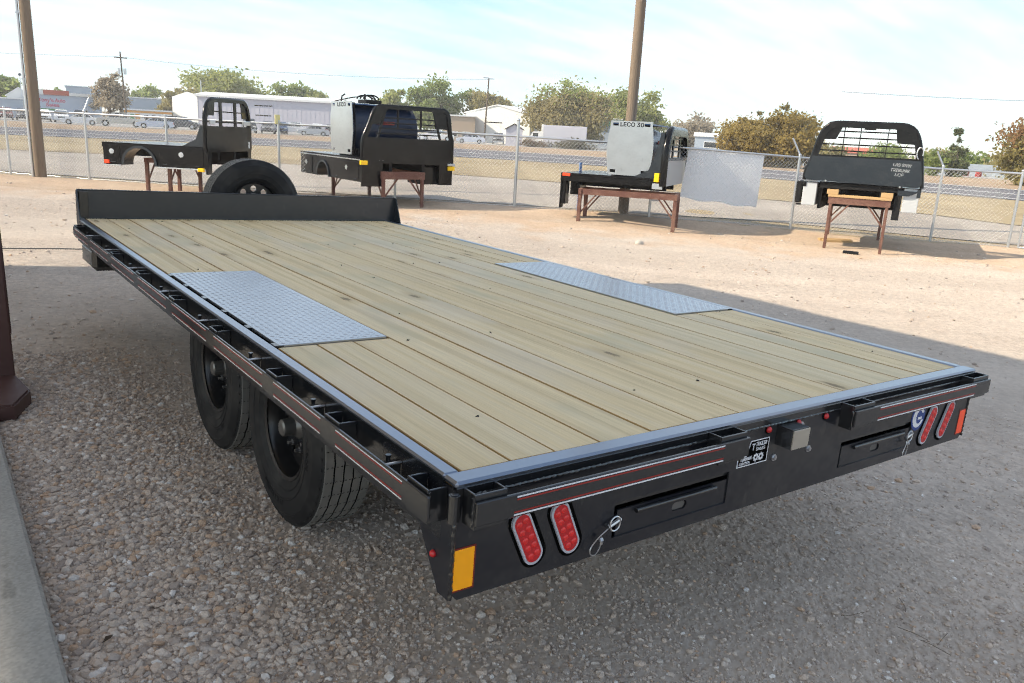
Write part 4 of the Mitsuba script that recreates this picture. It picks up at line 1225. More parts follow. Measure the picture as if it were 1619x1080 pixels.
tree('broad_tree', 'sparse brownish trees right of the brown utility pole', 141, 125, 12, 8.8, 1.5, BRN, 2600, .42, bare=.2)
tree('broad_tree', 'low golden juniper mound right of the white tarp', 58.5, 44.5, 6.2, 4.3, .3, GLD, 9000, .15, 48, 'dome')
tree('broad_tree', 'taller ragged golden juniper left of the bed with chalk writing', 60.4, 42.0, 6.6, 4.9, .4, GLD, 8000, .15, 44, 'dome')
for x_, y_, w_, h_, l_ in ((59.8, 42.8, 2.0, 6.3, 'tallest upright spire of the golden juniper clump'), (60.8, 41.5, 1.7, 5.9, 'middle upright spire of the golden juniper clump'), (61.5, 40.6, 1.8, 5.6, 'right hand upright spire of the golden juniper clump'), (58.9, 43.9, 1.5, 5.2, 'left hand low spire of the golden juniper clump')):
    tree('juniper_spire', l_, x_, y_, w_, h_, 1.2, [(.20, .18, .08), (.40, .33, .14)], 1500, .12, 22, 'cone')
tree('conifer', 'small dark pointed conifer right of the bed with chalk writing', 71.6, 32.6, 2.4, 3.7, .3, JUN, 2600, .14, 16, 'cone')
tree('broad_tree', 'low green bush beside the small dark conifer', 70.3, 33.9, 2.8, 2.2, .2, GRN, 1500, .14)
tree('broad_tree', 'golden tree with red top at the right edge', 58.4, 21.2, 6.6, 3.6, .3, [(.26, .23, .09), (.44, .38, .16), (.42, .26, .14)], 8000, .15, 34, 'dome')
for i, (x, y, w, h) in enumerate(((92, 66, 6, 2.3), (98, 62, 7, 2.6), (104, 57, 8, 2.5), (106, 50, 7, 2.7), (88, 40, 6, 2.4), (84, 33, 7, 2.6), (80, 27, 8, 2.6))):
    tree('far_shrub', ['low far shrub seen through the left of the chalk bed rack', 'far shrub seen through the middle of the chalk bed rack', 'far shrub seen through the right of the chalk bed rack', 'far shrub just right of the chalk bed rack', 'far shrub left of the dark conifer', 'far shrub behind the dark conifer', 'far shrub behind the golden tree'][i], x, y, w, h, .2, OLV if i % 2 else GRN, 1200, .24)

# ------------------------------------------------------------------ far buildings
def wallbox(name, parent, c, az, w, d, z0, z1, mat):
    M = rotz(-math.radians(az), (c[0], c[1], 0))
    return add(name, hullbox(-w / 2, w / 2, 0, d, z0, z1), mat, parent, M)


def building(key, label, c, az, w, d, h, wall, roof_mat=None, ridge=0., over=.25, gable='x', windows=(), fascia=None, door=None):
    """front face at local y = 0, facing the yard; c = middle of the front"""
    b = thing(key, label, 'building')
    M = rotz(-math.radians(az), (c[0], c[1], 0))
    if ridge and gable == 'front':
        P = Polygon([(-w / 2, -.3), (w / 2, -.3), (w / 2, h), (0, h + ridge), (-w / 2, h)])
        add('wall', prism(P, d, ((0, d, 0), (1, 0, 0), (0, 0, 1), (0, -1, 0))), wall, b, M)
        for s in (-1, 1):
            R = Polygon([(0, h + ridge + .02), (s * (w / 2 + over), h - over * ridge / (w / 2) + .02), (s * (w / 2 + over), h - over * ridge / (w / 2) + .16), (0, h + ridge + .16)])
            add('roof', prism(R, d + .5, ((0, d + .25, 0), (1, 0, 0), (0, 0, 1), (0, -1, 0))), roof_mat, b, M)
    else:
        add('wall', hullbox(-w / 2, w / 2, 0, d, -.3, h), wall, b, M)
        if roof_mat:
            if ridge:
                P = Polygon([(-over, h - .02), (d / 2, h + ridge), (d + over, h - .02), (d + over, h + .1), (d / 2, h + ridge + .14), (-over, h + .1)])
                add('roof', prism(P, w + 2 * over, ((-w / 2 - over, 0, 0), (0, 1, 0), (0, 0, 1), (1, 0, 0))), roof_mat, b, M)
            else:
                add('roof', hullbox(-w / 2 - over, w / 2 + over, -over, d + over, h + .01, h + .25), roof_mat, b, M)
    if fascia:
        mt, z0, z1 = fascia
        add('fascia', hullbox(-w / 2 - .05, w / 2 + .05, -.12, -.01, z0, z1), mt, b, M)
    for x, z, ww, hh, mt in windows:
        f = add('window', cat([hullbox(x - ww / 2 - .08, x + ww / 2 + .08, -.06, .0 - .004, z - .08, z), hullbox(x - ww / 2 - .08, x + ww / 2 + .08, -.06, -.004, z + hh, z + hh + .08), hullbox(x - ww / 2 - .08, x - ww / 2, -.06, -.004, z, z + hh), hullbox(x + ww / 2, x + ww / 2 + .08, -.06, -.004, z, z + hh)]), WHITE, b, M)
        add('pane', hullbox(x - ww / 2, x + ww / 2, -.03, -.006, z, z + hh), mt, f, M)
    if door:
        for x, ww, hh, mt in door:
            add('door', cat([hullbox(x - ww / 2, x + ww / 2, -.05, -.004, -.2, hh)] + [hullbox(x - ww / 2, x + ww / 2, -.06, -.05, hh * q, hh * q + .05) for q in (.25, .5, .75)]), mt, b, M)
    return b, M


BW = pri('wall_white', (.72, .72, .70), .7)
LIL = pri('wall_lilac', (.50, .49, .56), .7)
BLG = pri('wall_bluegrey', (.36, .42, .50), .7)
SALW = pri('wall_sales', (.42, .48, .58), .7)
TANW = pri('wall_tan', (.42, .33, .25), .8)
GREENF = pri('fascia_green', (.02, .13, .09), .6)
ORG = pri('trim_orange', (.60, .30, .08), .6)
REDR = pri('roof_red', (.45, .13, .09), .7)
SIGNR = pri('sign_red', (.50, .02, .06), .6)
SIGNG = pri('sign_green', (.10, .28, .10), .6)

building('shop_house', 'small white gabled building at the far left', (17.0, 188), 5.4, 4.2, 8, 4.2, BW, WHITE, 1.5, gable='front')
building('low_shed', 'low grey shed at the far left edge', (13.5, 178), 4.8, 6.0, 8, 3.4, BLG, WHITE)
sb, Ms_ = building('auto_shop', 'pale blue auto sales shop with red lettering and a striped fascia', (22.6, 177), 7.4, 11.8, 12, 4.55, SALW, None, windows=((3.9, .9, 1.2, 1.2, GLASSD),), door=((-4.6, 1.0, 2.1, GLASSD),))
for i in range(11):
    xa = -5.9 + i * 1.073
    add('fascia_stripe', hullbox(xa, xa + 1.073, -.35, .4, 4.56, 5.45 - .35 * (i > 6)), (BW if i in (0, 2, 7, 8, 9, 10) else REDR) if i != 1 else ORG, sb, Ms_)


def far_text(txt, h, x, z, mat, parent, M, w):
    m = meshkit.text_mesh(txt, h, .02, True)
    m.vertices[:, 0] *= w / np.ptp(m.vertices[:, 0])
    v = m.vertices.copy()
    m.vertices = np.stack([x + v[:, 0], -.01 - v[:, 2], z + v[:, 1]], 1)
    add('lettering', m, mat, parent, M)


far_text("Tony's Auto", .62, -3.6, 3.28, SIGNR, sb, Ms_, 4.4)
far_text('Sales', .55, -2.45, 2.45, SIGNR, sb, Ms_, 2.2)
add('sign_band', hullbox(-3.3, .6, -.03, -.006, 1.75, 2.05), SIGNG, sb, Ms_)
building('warehouse', 'flat blue grey warehouse roofline behind the auto shop', (34.3, 226), 8.8, 7.5, 12, 7.6, BLG, BLG)
building('shed_building', 'grey blue metal shed with a white roof edge behind the kiosk', (44.5, 209), 12.2, 10.5, 12, 5.6, BLG, WHITE)
kb, Mk = building('kiosk', 'long low kiosk with white roof and orange trim behind the parked cars', (36, 167), 12.4, 8.2, 3, 2.55, BW, WHITE, windows=tuple((x, .8, .75, 1.0, GLASSD) for x in (-.4, .9, 2.1, 3.2)), fascia=(ORG, 2.15, 2.5))
for q in ((-4.1, -3.9, -.08, -.02, -.1, 2.1), (-2.3, -1.5, -.08, -.02, .3, 1.9)):
    add('orange_panel', hullbox(*q), ORG, kb, Mk)
add('green_panel', hullbox(-3.2, -2.5, -.08, -.02, .6, 1.8), SIGNG, kb, Mk)
lb = thing('long_building', 'long white metal building with a sunlit gable end and lilac shaded side', 'building')
Ml = rotz(-math.radians(20.5), (42.6, 161.0, 0))
# gable end faces left towards the sun, the long side runs away to the right
P = Polygon([(0, -.3), (9, -.3), (9, 5.2), (4.5, 6.3), (0, 5.4)])
Mg = rotz(math.radians(-60), (43.85, 162.35, 0))
add('wall', prism(Polygon([(-6.4, -.3), (0, -.3), (0, 5.9), (-2.6, 6.5), (-6.4, 5.5)]), .4, ((0, .4, 0), (1, 0, 0), (0, 0, 1), (0, -1, 0))), BW, lb, Mg)
w1 = at0 = None
pA, pB = np.array([43.9, 162.3]), np.array([66.0, 147.6])
dv = (pB - pA) / np.linalg.norm(pB - pA); Lb = np.linalg.norm(pB - pA)
Mw_ = np.eye(4); Mw_[:3, 0] = (*dv, 0); Mw_[:3, 1] = (-dv[1], dv[0], 0); Mw_[:3, 3] = (*pA, 0)
add('wall', hullbox(0, Lb, .02, 12, -.3, 5.75), LIL, lb, Mw_)
for i in range(30):
    add('wall_rib', hullbox(Lb * i / 30, Lb * i / 30 + .06, -.03, .019, .0, 5.7), LIL, lb, Mw_)
add('roof', prism(Polygon([(-.5, 5.76), (6, 6.6), (12.5, 5.76), (12.5, 5.95), (6, 6.85), (-.5, 6.15)]), Lb + 1, ((-.5, 0, 0), (0, 1, 0), (0, 0, 1), (1, 0, 0))), WHITE, lb, Mw_)
add('vent_slot', cat([hullbox(Lb * .40, Lb * .53, -.02, .019, 4.55, 4.75), hullbox(Lb * .41, Lb * .52, -.02, .019, 2.75, 2.95)]), DARK, lb, Mw_)
hb_, Mh = building('gabled_hall', 'white hall with shallow gable and big door behind the wooden lamp pole', (85.4, 121.6), 62, 13.2, 14, 5.2, BW, WHITE, 1.5, gable='front', door=((-.8, 3.2, 3.6, BW),))
add('door_frame', cat([hullbox(-2.55, -2.38, -.10, -.02, -.2, 3.75), hullbox(-2.55, 1.0, -.10, -.02, 3.62, 3.78)]), DARK, hb_, Mh)
building('tan_annex', 'tan wing with a white roof edge left of the gabled hall', (79.0, 124.3), 32.4, 5.6, 6, 4.4, TANW, WHITE, windows=((-1.2, .9, 1.8, .8, GLASSD), (1.4, .9, 1.6, .8, GLASSD)))
gb, Mgb = building('green_trim_shop', 'low shop with a dark green fascia behind the round yellow green tree', (98.0, 117.6), 39.8, 21.5, 10, 4.2, BLG, None, fascia=None, windows=((-6.5, 1.0, 4.5, 1.4, GLASSD), (5.5, 1.0, 4, 1.4, GLASSD)))
add('fascia', hullbox(-10.8, 10.8, -.6, .5, 4.21, 5.4), GREENF, gb, Mgb)
add('roof', hullbox(-10.8, 10.8, -.65, 9.5, 5.41, 5.6), WHITE, gb, Mgb)
building('garden_shed', 'small lilac shed with a dark gable frame near the roadside', (75.0, 102.0), 36.3, 2.6, 3.2, 2.5, LIL, DARK, .75, gable='front')
building('roadside_hall', 'white low roofs right of the tarp beyond the road', (99.5, 82.5), 50, 6.5, 6, 2.9, BLG, WHITE, .5, windows=((0, 1.3, 3.5, .8, GLASSD),))
building('red_roof_house', 'low house with a red roof seen through the chalk bed rack', (111, 66), 58.8, 6.0, 5, 1.6, TANW, REDR, .7)
for i, (c, az, w, h) in enumerate((((72.5, 50.3), 54.9, 7.5, 1.15), ((78.5, 37.5), 63, 11.5, 1.15))):
    kf = thing('board_fence', ['grey blue panel fence across the road below the golden juniper', 'grey blue panel fence across the road near the dark conifer'][i], 'fence')
    Mf = rotz(-math.radians(az), (*c, -.1))
    nb = int(w / .5)
    for q in range(nb):
        add('panel', hullbox(-w / 2 + q * .5, -w / 2 + q * .5 + .49, 0, .05, 0, h + .1), BLG, kf, Mf)
    add('rail', hullbox(-w / 2, w / 2, .051, .12, .5, .62), BLG, kf, Mf)
ck = thing('cinder_wall', 'low pale wall line behind the near lot cars', 'wall') if False else None

# ------------------------------------------------------------------ far poles and wires
xp = thing('crossarm_pole', 'power pole with a crossarm and transformer cans beside the half bare tree', 'power pole')
add('shaft', tube([(30.9, 160.6, -.2), (30.5, 160.6, 12.4)], [.17, .12], 8), BARK, xp)
add('crossarm', hullbox(29.5, 31.6, 160.5, 160.7, 11.3, 11.5), BARK, xp)
for dx in (-.45, .55):
    add('transformer', cyl((30.55 + dx, 160.5, 8.6), (30.55 + dx, 160.5, 9.6), .24, 12), GALV, xp, smooth=40)
add('street_lamp', cat([tube([(30.6, 160.5, 8.2), (29.6, 160.4, 8.4)], .05, 6), hullbox(29.3, 29.8, 160.2, 160.6, 8.2, 8.45, .05)]), DARK, xp)
lp_ = thing('wooden_lamp_pole', 'tall thin pole with a flat double floodlight head before the white hall', 'lamp post')
add('shaft', tube([(77.7, 114.3, -.2), (78.2, 114.3, 10.6)], [.16, .11], 8), BARK, lp_)
add('lamp_head', cat([hullbox(77.1, 78.1, 114.1, 114.5, 10.6, 10.75, .03), hullbox(78.3, 79.2, 114.1, 114.5, 10.5, 10.65, .03)]), GALV, lp_)
tp_ = thing('thin_mast', 'thin mast above the left end of the long white building', 'mast')
add('shaft', tube([(48.7, 176.9, 0), (48.7, 176.9, 9.3)], .10, 6), GALV, tp_)
lo = thing('ball_lamp', 'lamp on a thin pole with dark round head left of the conduit pole', 'lamp post')
add('shaft', tube([(17.4, 187.6, 0), (17.4, 187.6, 8.0)], .07, 6), GALV, lo)
sg_ = trimesh.creation.icosphere(subdivisions=2, radius=.28); sg_.apply_translation((17.4, 187.6, 8.2))
add('lamp_head', sg_, DEEPBLUE, lo, smooth=True)
for i, (a, b) in enumerate((((88, 55, 8.5), (110, -6, 8.7)), ((30.5, 160.6, 11.5), (-40, 190, 11.5)), ((30.5, 160.6, 11.5), (78.1, 114.3, 10.4)))):
    a, b = np.array(a, float), np.array(b, float)
    t_ = np.linspace(0, 1, 16)[:, None]
    p_ = a * (1 - t_) + b * t_; p_[:, 2] -= .9 * 4 * (t_ * (1 - t_))[:, 0]
    single('power_line', tube(p_, .022, 5), DARK, ['thin power line crossing the sky right of the chalk bed rack', 'thin power line running left from the crossarm pole', 'thin power line from the crossarm pole towards the lamp pole'][i], 'power line')

# ------------------------------------------------------------------ parked cars
def side_prism(pts, half, taper_z=None, taper=0.):
    """side profile (x forward, z up) extruded across +-half, narrowing above taper_z"""
    m = trimesh.creation.extrude_polygon(Polygon(pts), 2 * half, engine='earcut')
    v = m.vertices
    y = v[:, 2] - half
    z = v[:, 1].copy()
    s = 1 - taper * np.clip((z - taper_z) / .6, 0, 1) if taper_z else np.ones(len(v))
    m.vertices = np.stack([v[:, 0], y * s, z], 1)
    m.invert()
    if m.volume < 0: m.invert()
    return m


CARS = {}


def car_kit(kind):
    if kind in CARS: return CARS[kind]
    if kind == 'sedan':
        Lc, H, hw, belt = 4.6, 1.43, .90, .92
        body = [(-2.3, .30), (-2.28, .72), (-2.15, .95), (-1.55, 1.0), (.85, .96), (1.95, .80), (2.28, .62), (2.3, .32), (1.9, .22), (-2.0, .22)]
        cab = [(-1.65, .97), (-1.05, 1.36), (-.6, 1.43), (.1, 1.42), (.45, 1.33), (1.15, .95)]
        wins = [[(-1.32, 1.0), (-.95, 1.30), (-.38, 1.36), (-.38, 1.0)], [(-.30, 1.0), (-.30, 1.36), (.10, 1.35), (.38, 1.27), (.88, .99)]]
        ax, wr = (-1.38, 1.38), .32
    elif kind == 'suv':
        Lc, H, hw, belt = 4.7, 1.75, .94, 1.08
        body = [(-2.35, .38), (-2.33, 1.05), (-2.2, 1.12), (.95, 1.10), (2.05, 1.00), (2.32, .85), (2.35, .40), (1.95, .28), (-2.0, .28)]
        cab = [(-2.28, 1.10), (-2.1, 1.65), (-1.8, 1.75), (.1, 1.75), (.4, 1.68), (1.1, 1.09)]
        wins = [[(-2.0, 1.14), (-1.9, 1.60), (-1.1, 1.65), (-1.1, 1.14)], [(-1.02, 1.14), (-1.02, 1.65), (-.3, 1.66), (-.3, 1.14)], [(-.22, 1.14), (-.22, 1.66), (.15, 1.65), (.40, 1.58), (.85, 1.14)]]
        ax, wr = (-1.42, 1.42), .37
    elif kind == 'pickup':
        Lc, H, hw, belt = 5.8, 1.85, .98, 1.12
        body = [(-2.9, .45), (-2.9, 1.10), (-.95, 1.12), (1.55, 1.14), (2.6, 1.06), (2.88, .92), (2.9, .45), (2.5, .35), (-2.5, .38)]
        cab = [(-.98, 1.11), (-.90, 1.72), (-.65, 1.84), (.75, 1.84), (1.0, 1.76), (1.65, 1.13)]
        wins = [[(-.78, 1.17), (-.72, 1.70), (.05, 1.74), (.05, 1.17)], [(.13, 1.17), (.13, 1.74), (.75, 1.73), (.95, 1.66), (1.40, 1.17)]]
        ax, wr = (-1.85, 1.85), .40
    else:   # van
        Lc, H, hw, belt = 5.0, 1.95, .97, 1.12
        body = [(-2.5, .38), (-2.5, 1.12), (1.25, 1.12), (2.2, .98), (2.48, .85), (2.5, .40), (2.1, .28), (-2.2, .28)]
        cab = [(-2.48, 1.11), (-2.40, 1.80), (-2.1, 1.95), (.5, 1.95), (.85, 1.84), (1.75, 1.11)]
        wins = [[(-2.25, 1.2), (-2.2, 1.75), (-1.2, 1.8), (-1.2, 1.2)], [(-1.1, 1.2), (-1.1, 1.8), (-.1, 1.8), (-.1, 1.2)], [(0, 1.2), (0, 1.8), (.6, 1.78), (1.3, 1.2)]]
        ax, wr = (-1.5, 1.5), .36
    bp = Polygon(body)
    for a in ax:
        bp = bp.difference(Point(a, wr).buffer(wr * 1.14, quad_segs=8))
    parts = {}
    B = side_prism(list(bp.exterior.coords)[:-1], hw, belt - .25, .08)
    C = side_prism(cab, hw * .93, belt - .05, .20)
    parts['body'] = (cat([B, C]), None)
    for i, wpts in enumerate(wins):
        w3 = side_prism(wpts, hw * .93 + .012, belt - .05, .20)
        parts['window' + (f'_{i:03d}' if i else '')] = (w3, GLASSD)
    # windscreens front and rear
    def screen(p0, p1, off):
        (x0, z0), (x1, z1) = p0, p1
        d = np.array([x1 - x0, z1 - z0]); n = np.array([d[1], -d[0]]) / np.linalg.norm(d) * off
        q = [(x0 + .12 * d[0], z0 + .12 * d[1]), (x0 + .9 * d[0], z0 + .9 * d[1])]
        P_ = [q[0], q[1], (q[1][0] + n[0], q[1][1] + n[1]), (q[0][0] + n[0], q[0][1] + n[1])]
        return side_prism(P_ if Polygon(P_).exterior.is_ccw else P_[::-1], hw * .80, belt - .05, .18)
    parts['windscreen'] = (screen(cab[-1], cab[-2], .02), GLASSD)
    parts['rear_window'] = (screen(cab[0], cab[1], -.02), GLASSD)
    for i, (a, s) in enumerate(((ax[0], -1), (ax[0], 1), (ax[1], -1), (ax[1], 1))):
        parts['wheel' + (f'_{i:03d}' if i else '')] = (cat([cyl((a, s * (hw - .22), wr), (a, s * (hw - .01), wr), wr, 18)]), RUBBER)
        parts['wheel' + (f'_{i:03d}' if i else '') + '__rim'] = (cyl((a, s * (hw - .02), wr), (a, s * (hw + .004), wr), wr * .6, 12), GALV)
    zl = belt - .25
    for i, s in enumerate((-1, 1)):
        parts['headlight' + (f'_{i:03d}' if i else '')] = (hullbox(Lc / 2 - .12, Lc / 2 + .005, s * hw * .62 - .18, s * hw * .62 + .18, zl - .06, zl + .09, .02), WHITE)
        parts['tail_light' + (f'_{i:03d}' if i else '')] = (hullbox(-Lc / 2 - .008, -Lc / 2 + .12, s * hw * .72 - .14, s * hw * .72 + .14, zl - .05, zl + .18, .02), REDL)
    parts['grille'] = (hullbox(Lc / 2 - .05, Lc / 2 + .012, -.45, .45, zl - .22, zl - .02, .02), DARK)
    parts['bumper'] = (cat([hullbox(Lc / 2 - .1, Lc / 2 + .03, -hw * .9, hw * .9, .32, .50, .03), hullbox(-Lc / 2 - .03, -Lc / 2 + .1, -hw * .9, hw * .9, .34, .52, .03)]), DARK if kind in ('suv',) else GALV)
    CARS[kind] = {'parts': parts, 'first': None}
    return CARS[kind]


PAINT = {'white': (.75, .75, .76), 'silver': (.42, .44, .47), 'dark': (.03, .035, .045), 'grey': (.12, .125, .14), 'red': (.32, .03, .03), 'tan': (.48, .46, .41), 'maroon': (.16, .05, .05), 'blue': (.05, .08, .16), 'ice': (.52, .56, .66)}
for k, c in PAINT.items():
    pri('car_' + k, c, .3, spec=.5, clearcoat=.6)


def car(kind, paint, label, x, y, az):
    """az: compass azimuth of the car's nose"""
    kit = car_kit(kind)
    k = thing({'sedan': 'sedan_car', 'suv': 'suv_car', 'pickup': 'pickup_truck', 'van': 'passenger_van'}[kind], label, {'sedan': 'car', 'suv': 'car', 'pickup': 'pickup truck', 'van': 'van'}[kind], 'vehicles parked in the lot across the road')
    a = math.radians(90 - az)
    M = rotz(a, (x, y, .03))
    for nm, (mesh, mat) in kit['parts'].items():
        if kit['first'] is None or nm not in kit['first']:
            add(nm, mesh, mat or 'car_' + paint, k, M)
        else:
            again(kit['first'][nm], f'{k}__{nm}', M, None if mat else 'car_' + paint)
    if kit['first'] is None:
        kit['first'] = {nm: f'{k}__{nm}' for nm in kit['parts']}


car('suv', 'maroon', 'red brown car parked at the far left edge of the lot', 10.6, 141, 184)
car('suv', 'grey', 'dark grey car facing the road just left of the conduit pole', 12.7, 139.5, 186)
car('suv', 'white', 'white car with red markings right behind the conduit pole', 15.3, 139, 186)
car('pickup', 'white', 'white pickup facing the road below the auto shop lettering', 17.6, 139, 188)
car('van', 'dark', 'dark glazed van parked behind the white sedan', 20.6, 142, 190)
car('sedan', 'white', 'white sedan parked side on at the front of the lot', 17.4, 120.5, 284)
car('pickup', 'tan', 'long tan crew cab pickup parked side on below the crossarm pole', 21.9, 118.5, 284)
car('sedan', 'ice', 'pale silver blue sedan below the kiosk', 25.6, 116, 286)
car('suv', 'dark', 'dark car with red tail light left of the rounded rack', 31.0, 123, 120)
car('van', 'dark', 'tall dark van right of the rounded rack', 38.2, 116, 196)
car('suv', 'grey', 'dark jeep like car by the pale yellow rag', 40.4, 114.5, 200)
car('suv', 'blue', 'narrow dark blue car right of the dark jeep like car', 42.8, 115.8, 200)
car('pickup', 'white', 'white pickup left of the pale grey tank end', 46.3, 119, 296)
car('sedan', 'silver', 'silver car in front of the white pickup', 46.8, 113.5, 290)
car('suv', 'white', 'white boxy car close to the pale grey tank end', 50.4, 120.5, 205)
car('suv', 'dark', 'dark car with red light partly hidden by the pale grey tank end', 51.6, 117.5, 30)
car('suv', 'red', 'red car seen through the left of the open grille rack', 66.5, 124.5, 210)
car('sedan', 'white', 'white car seen through the open grille rack', 64.0, 115.5, 300)
car('pickup', 'white', 'white pickup seen through the right of the open grille rack', 70.2, 117.5, 300)
car('sedan', 'ice', 'pale sedan just right of the open grille rack', 70.2, 107.0, 305)
car('pickup', 'grey', 'grey pickup between the pale sedan and the garden shed', 78.0, 110.5, 215)
car('sedan', 'white', 'white car at the left end of the white box truck', 82.5, 104.5, 300)
bt = thing('box_truck', 'long white box truck body parked in front of the round yellow green tree', 'truck')
Mb = rotz(math.radians(90 - 132), (80.9, 95.6, .03))
add('cargo_box', hullbox(-4.0, 2.6, -1.2, 1.2, .75, 3.35, .04), pri('box_lilac', (.55, .55, .62), .5), bt, Mb)
add('front_panel', hullbox(-4.3, -4.0, -1.2, 1.2, .8, 3.42, .03), WHITE, bt, Mb)
add('cab', side_prism([(-6.1, .6), (-6.1, 1.5), (-5.6, 2.3), (-4.35, 2.4), (-4.35, .6)], 1.05), WHITE, bt, Mb)
add('cab_window', hullbox(-5.6, -4.8, -1.062, -1.05, 1.5, 2.1, .004), GLASSD, bt, Mb)
for xx in (-5.1, 1.2, 2.0):
    add('wheel', cat([cyl((xx, -1.15, .42), (xx, -.85, .42), .42, 16), cyl((xx, .85, .42), (xx, 1.15, .42), .42, 16)]), RUBBER, bt, Mb)
tree('roadside_shrub', 'dry roadside bushes below the white box truck', 79.5, 92.5, 6.0, 1.1, .05, [(.10, .10, .07), (.20, .18, .12)], 1800, .16)
tree('roadside_shrub', 'dry roadside bushes left of the white box truck', 75.8, 98.0, 5.0, .8, .05, [(.16, .10, .06), (.22, .17, .11)], 1200, .14)
for i, (x, y) in enumerate(((78.4, 34.9), (78.9, 34.0))):
    hb2 = side_prism([(-.5, 0), (.5, 0), (.5, .35), (.3, .6), (-.3, .6), (-.5, .35)], .3)
    single('red_barrel', lathe([(0, 0), (.26, 0), (.28, .25), (.28, .5), (.26, .62), (0, .62)], 14), 'car_red', ['left one of two small red drums on the far verge', 'right one of two small red drums on the far verge'][i], 'drum', M=rotz(0, (x, y, -.12)))

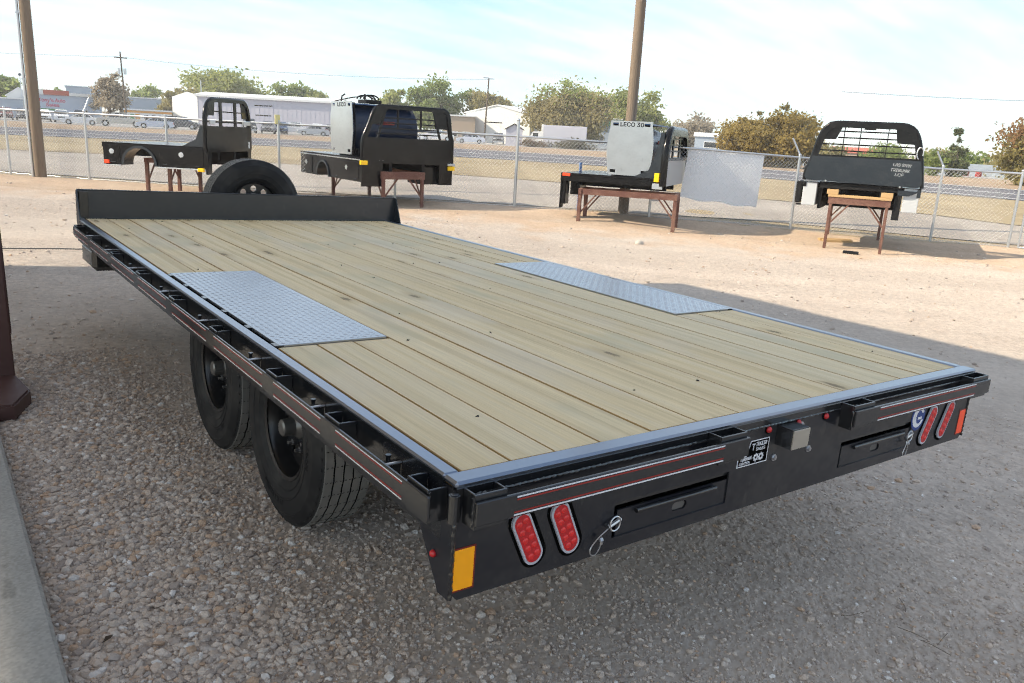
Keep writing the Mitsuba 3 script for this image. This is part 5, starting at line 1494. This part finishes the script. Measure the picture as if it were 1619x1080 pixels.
# ------------------------------------------------------------------ loose gravel near the camera
def gravel():
    r_ = np.random.default_rng(11)
    pal = np.array([(.46, .385, .325), (.53, .46, .40), (.43, .375, .335), (.58, .52, .465), (.48, .35, .255), (.34, .285, .25), (.51, .42, .35), (.66, .63, .60)])
    wp = np.array([.22, .18, .16, .10, .08, .10, .12, .04])

    def scatter(P, size, shape, sink):
        b0 = trimesh.creation.icosphere(subdivisions=0) if shape else trimesh.creation.icosahedron()
        if not shape:
            b0 = trimesh.convex.convex_hull(np.array([(1, 0, 0), (-1, 0, 0), (0, 1, 0), (0, -1, 0), (.1, .1, 1), (-.1, 0, -1.)]))
        nv = len(b0.vertices)
        B = np.array([b0.vertices * r_.uniform(.70, 1.28, (nv, 1)) * np.array([1, r_.uniform(.6, 1.), r_.uniform(.42, .75)]) for _ in range(16)])
        n = len(P)
        yaw = r_.uniform(0, 2 * PI, n); tilt = r_.normal(0, .4, n)
        c, s, ct, st_ = np.cos(yaw), np.sin(yaw), np.cos(tilt), np.sin(tilt)
        B = B[r_.integers(0, 16, n)] * size[:, None, None]
        x, y, z = B[..., 0], B[..., 1], B[..., 2]
        y2, z2 = y * ct[:, None] - z * st_[:, None], y * st_[:, None] + z * ct[:, None]
        Q = np.stack([P[:, :1] + x * c[:, None] - y2 * s[:, None], P[:, 1:] + x * s[:, None] + y2 * c[:, None], z2], -1)
        PP = np.stack([P[:, 0], P[:, 1], P[:, 0] * 0], -1)
        dist = 16.2 - (.686 * P[:, 0] + .728 * P[:, 1])
        und = (meshkit.fbm(PP * .55, 4, 2) - .5) * .09 + (meshkit.fbm(PP * 2.6, 3, 5) - .5) * .022
        cm = calm(P[:, 0], P[:, 1])
        Q[..., 2] += (terr(P[:, 0], P[:, 1]) + und * cm * sstep(.3, 2.5, dist) - .016 * (1 - cm) + size * sink)[:, None]
        F = b0.faces[None] + (np.arange(n) * nv)[:, None, None]
        col = pal[r_.choice(8, n, p=wp / wp.sum())] * r_.uniform(.88, 1.10, (n, 1))
        return Q.reshape(-1, 3), F.reshape(-1, 3), np.repeat(col, nv, axis=0)

    N = 175000
    cand = r_.uniform((-.68, -1.0), (6.6, 6.2), (N * 3, 2))
    d_cam = np.hypot(cand[:, 0] + .87, cand[:, 1] + 1.34)
    patch = meshkit.fbm(np.c_[cand * 1.1, cand[:, :1] * 0], 3, 9)
    dens = np.exp(-(d_cam / 3.6) ** 2) * np.clip(.1 + 1.9 * (patch - .22), .08, 1.2)
    dens += .8 * np.exp(-((cand[:, 0] + .45) / .55) ** 2) * (cand[:, 1] < 4.5)
    P = cand[r_.uniform(0, 1, len(cand)) < dens][:N]
    n = len(P)
    near_slab = np.exp(-((P[:, 0] + .4) / .6) ** 2)
    size = np.exp(r_.normal(math.log(.0040), .50, n)) * (1 + 1.0 * near_slab)
    size = np.where(r_.random(n) < .012, size * 2.2, size)
    size = np.clip(size, .0018, .021)
    big = size > .0058
    parts = [scatter(P[big], size[big], True, .22), scatter(P[~big], size[~big], False, .25)]
    # scattered stones over the open yard
    m = 3000
    Q = r_.uniform((-1, 1), (15.5, 19), (m * 4, 2))
    inside = 16.2 - (.686 * Q[:, 0] + .728 * Q[:, 1])
    keep = (inside > .25) & (meshkit.fbm(np.c_[Q * .5, Q[:, :1] * 0], 3, 21) + r_.normal(0, .12, len(Q)) > .47)
    Q = Q[keep][:m]
    parts.append(scatter(Q, np.clip(np.exp(r_.normal(math.log(.011), .45, len(Q))), .006, .045), True, .2))
    V, F, K, o = [], [], [], 0
    for v, f, k in parts:
        V.append(v); F.append(f + o); K.append(k); o += len(v)
    return trimesh.Trimesh(np.vstack(V), np.vstack(F), process=False), np.vstack(K)


gm, gcol = gravel()
scene_key = add('loose_gravel', gm, VCOL, kind='stuff', color=gcol)
labels['loose_gravel'] = {'label': 'loose tan and grey gravel stones on the yard near the slab', 'category': 'gravel', 'kind': 'stuff'}
# twigs and dark leaves
tw = []
r_ = np.random.default_rng(5)
for i in range(5):
    p0 = np.array([1.75 + r_.normal(0, .10), -.28 + r_.normal(0, .10), 0])
    a = r_.uniform(0, PI)
    p1 = p0 + (.10 * math.cos(a), .10 * math.sin(a), 0)
    q = [p0, (p0 + p1) / 2 + r_.normal(0, .012, 3), p1]
    q = [np.array((v[0], v[1], terr(v[0], v[1]) + .018)) for v in q]
    tw.append(tube(q, .0011, 5))
k_ = single('twig_bundle', cat(tw), BARK, 'thin dark twigs scattered on the shaded gravel behind the trailer', 'twigs')
labels[k_]['kind'] = 'stuff'
lf = []
for (x, y) in ((-.50, .60), (-.56, .72), (-.40, .52), (-.47, .55), (-.58, 1.0), (.35, .05)):
    t_ = r_.uniform(0, PI)
    g_ = np.array([(0, 0, .004), (.022, .008, .012), (.045, 0, .006), (.022, -.010, .009)])
    v = g_ @ rotz(t_)[:3, :3].T + (x, y, terr(x, y) + .012)
    lf.append(trimesh.Trimesh(v, [(0, 1, 2), (0, 2, 3)], process=False))
single('dead_leaf_litter', cat(lf), pri('leaf_brown', (.06, .04, .025), .8), 'few dark dead leaves among the stones by the slab edge', 'leaves')

# ------------------------------------------------------------------ thin autumn haze: one closed box of pale air round everything, ground included
HB = 1700.0
scene['haze'] = {'type': 'cube', 'to_world': T4().translate([0, 0, 6.4]).scale([HB, HB, 8.0]), 'bsdf': {'type': 'null'}, 'interior': {'type': 'ref', 'id': 'haze_air'}}
labels['haze'] = {'label': 'thin pale haze over the far lots', 'kind': 'stuff', 'category': 'haze'}
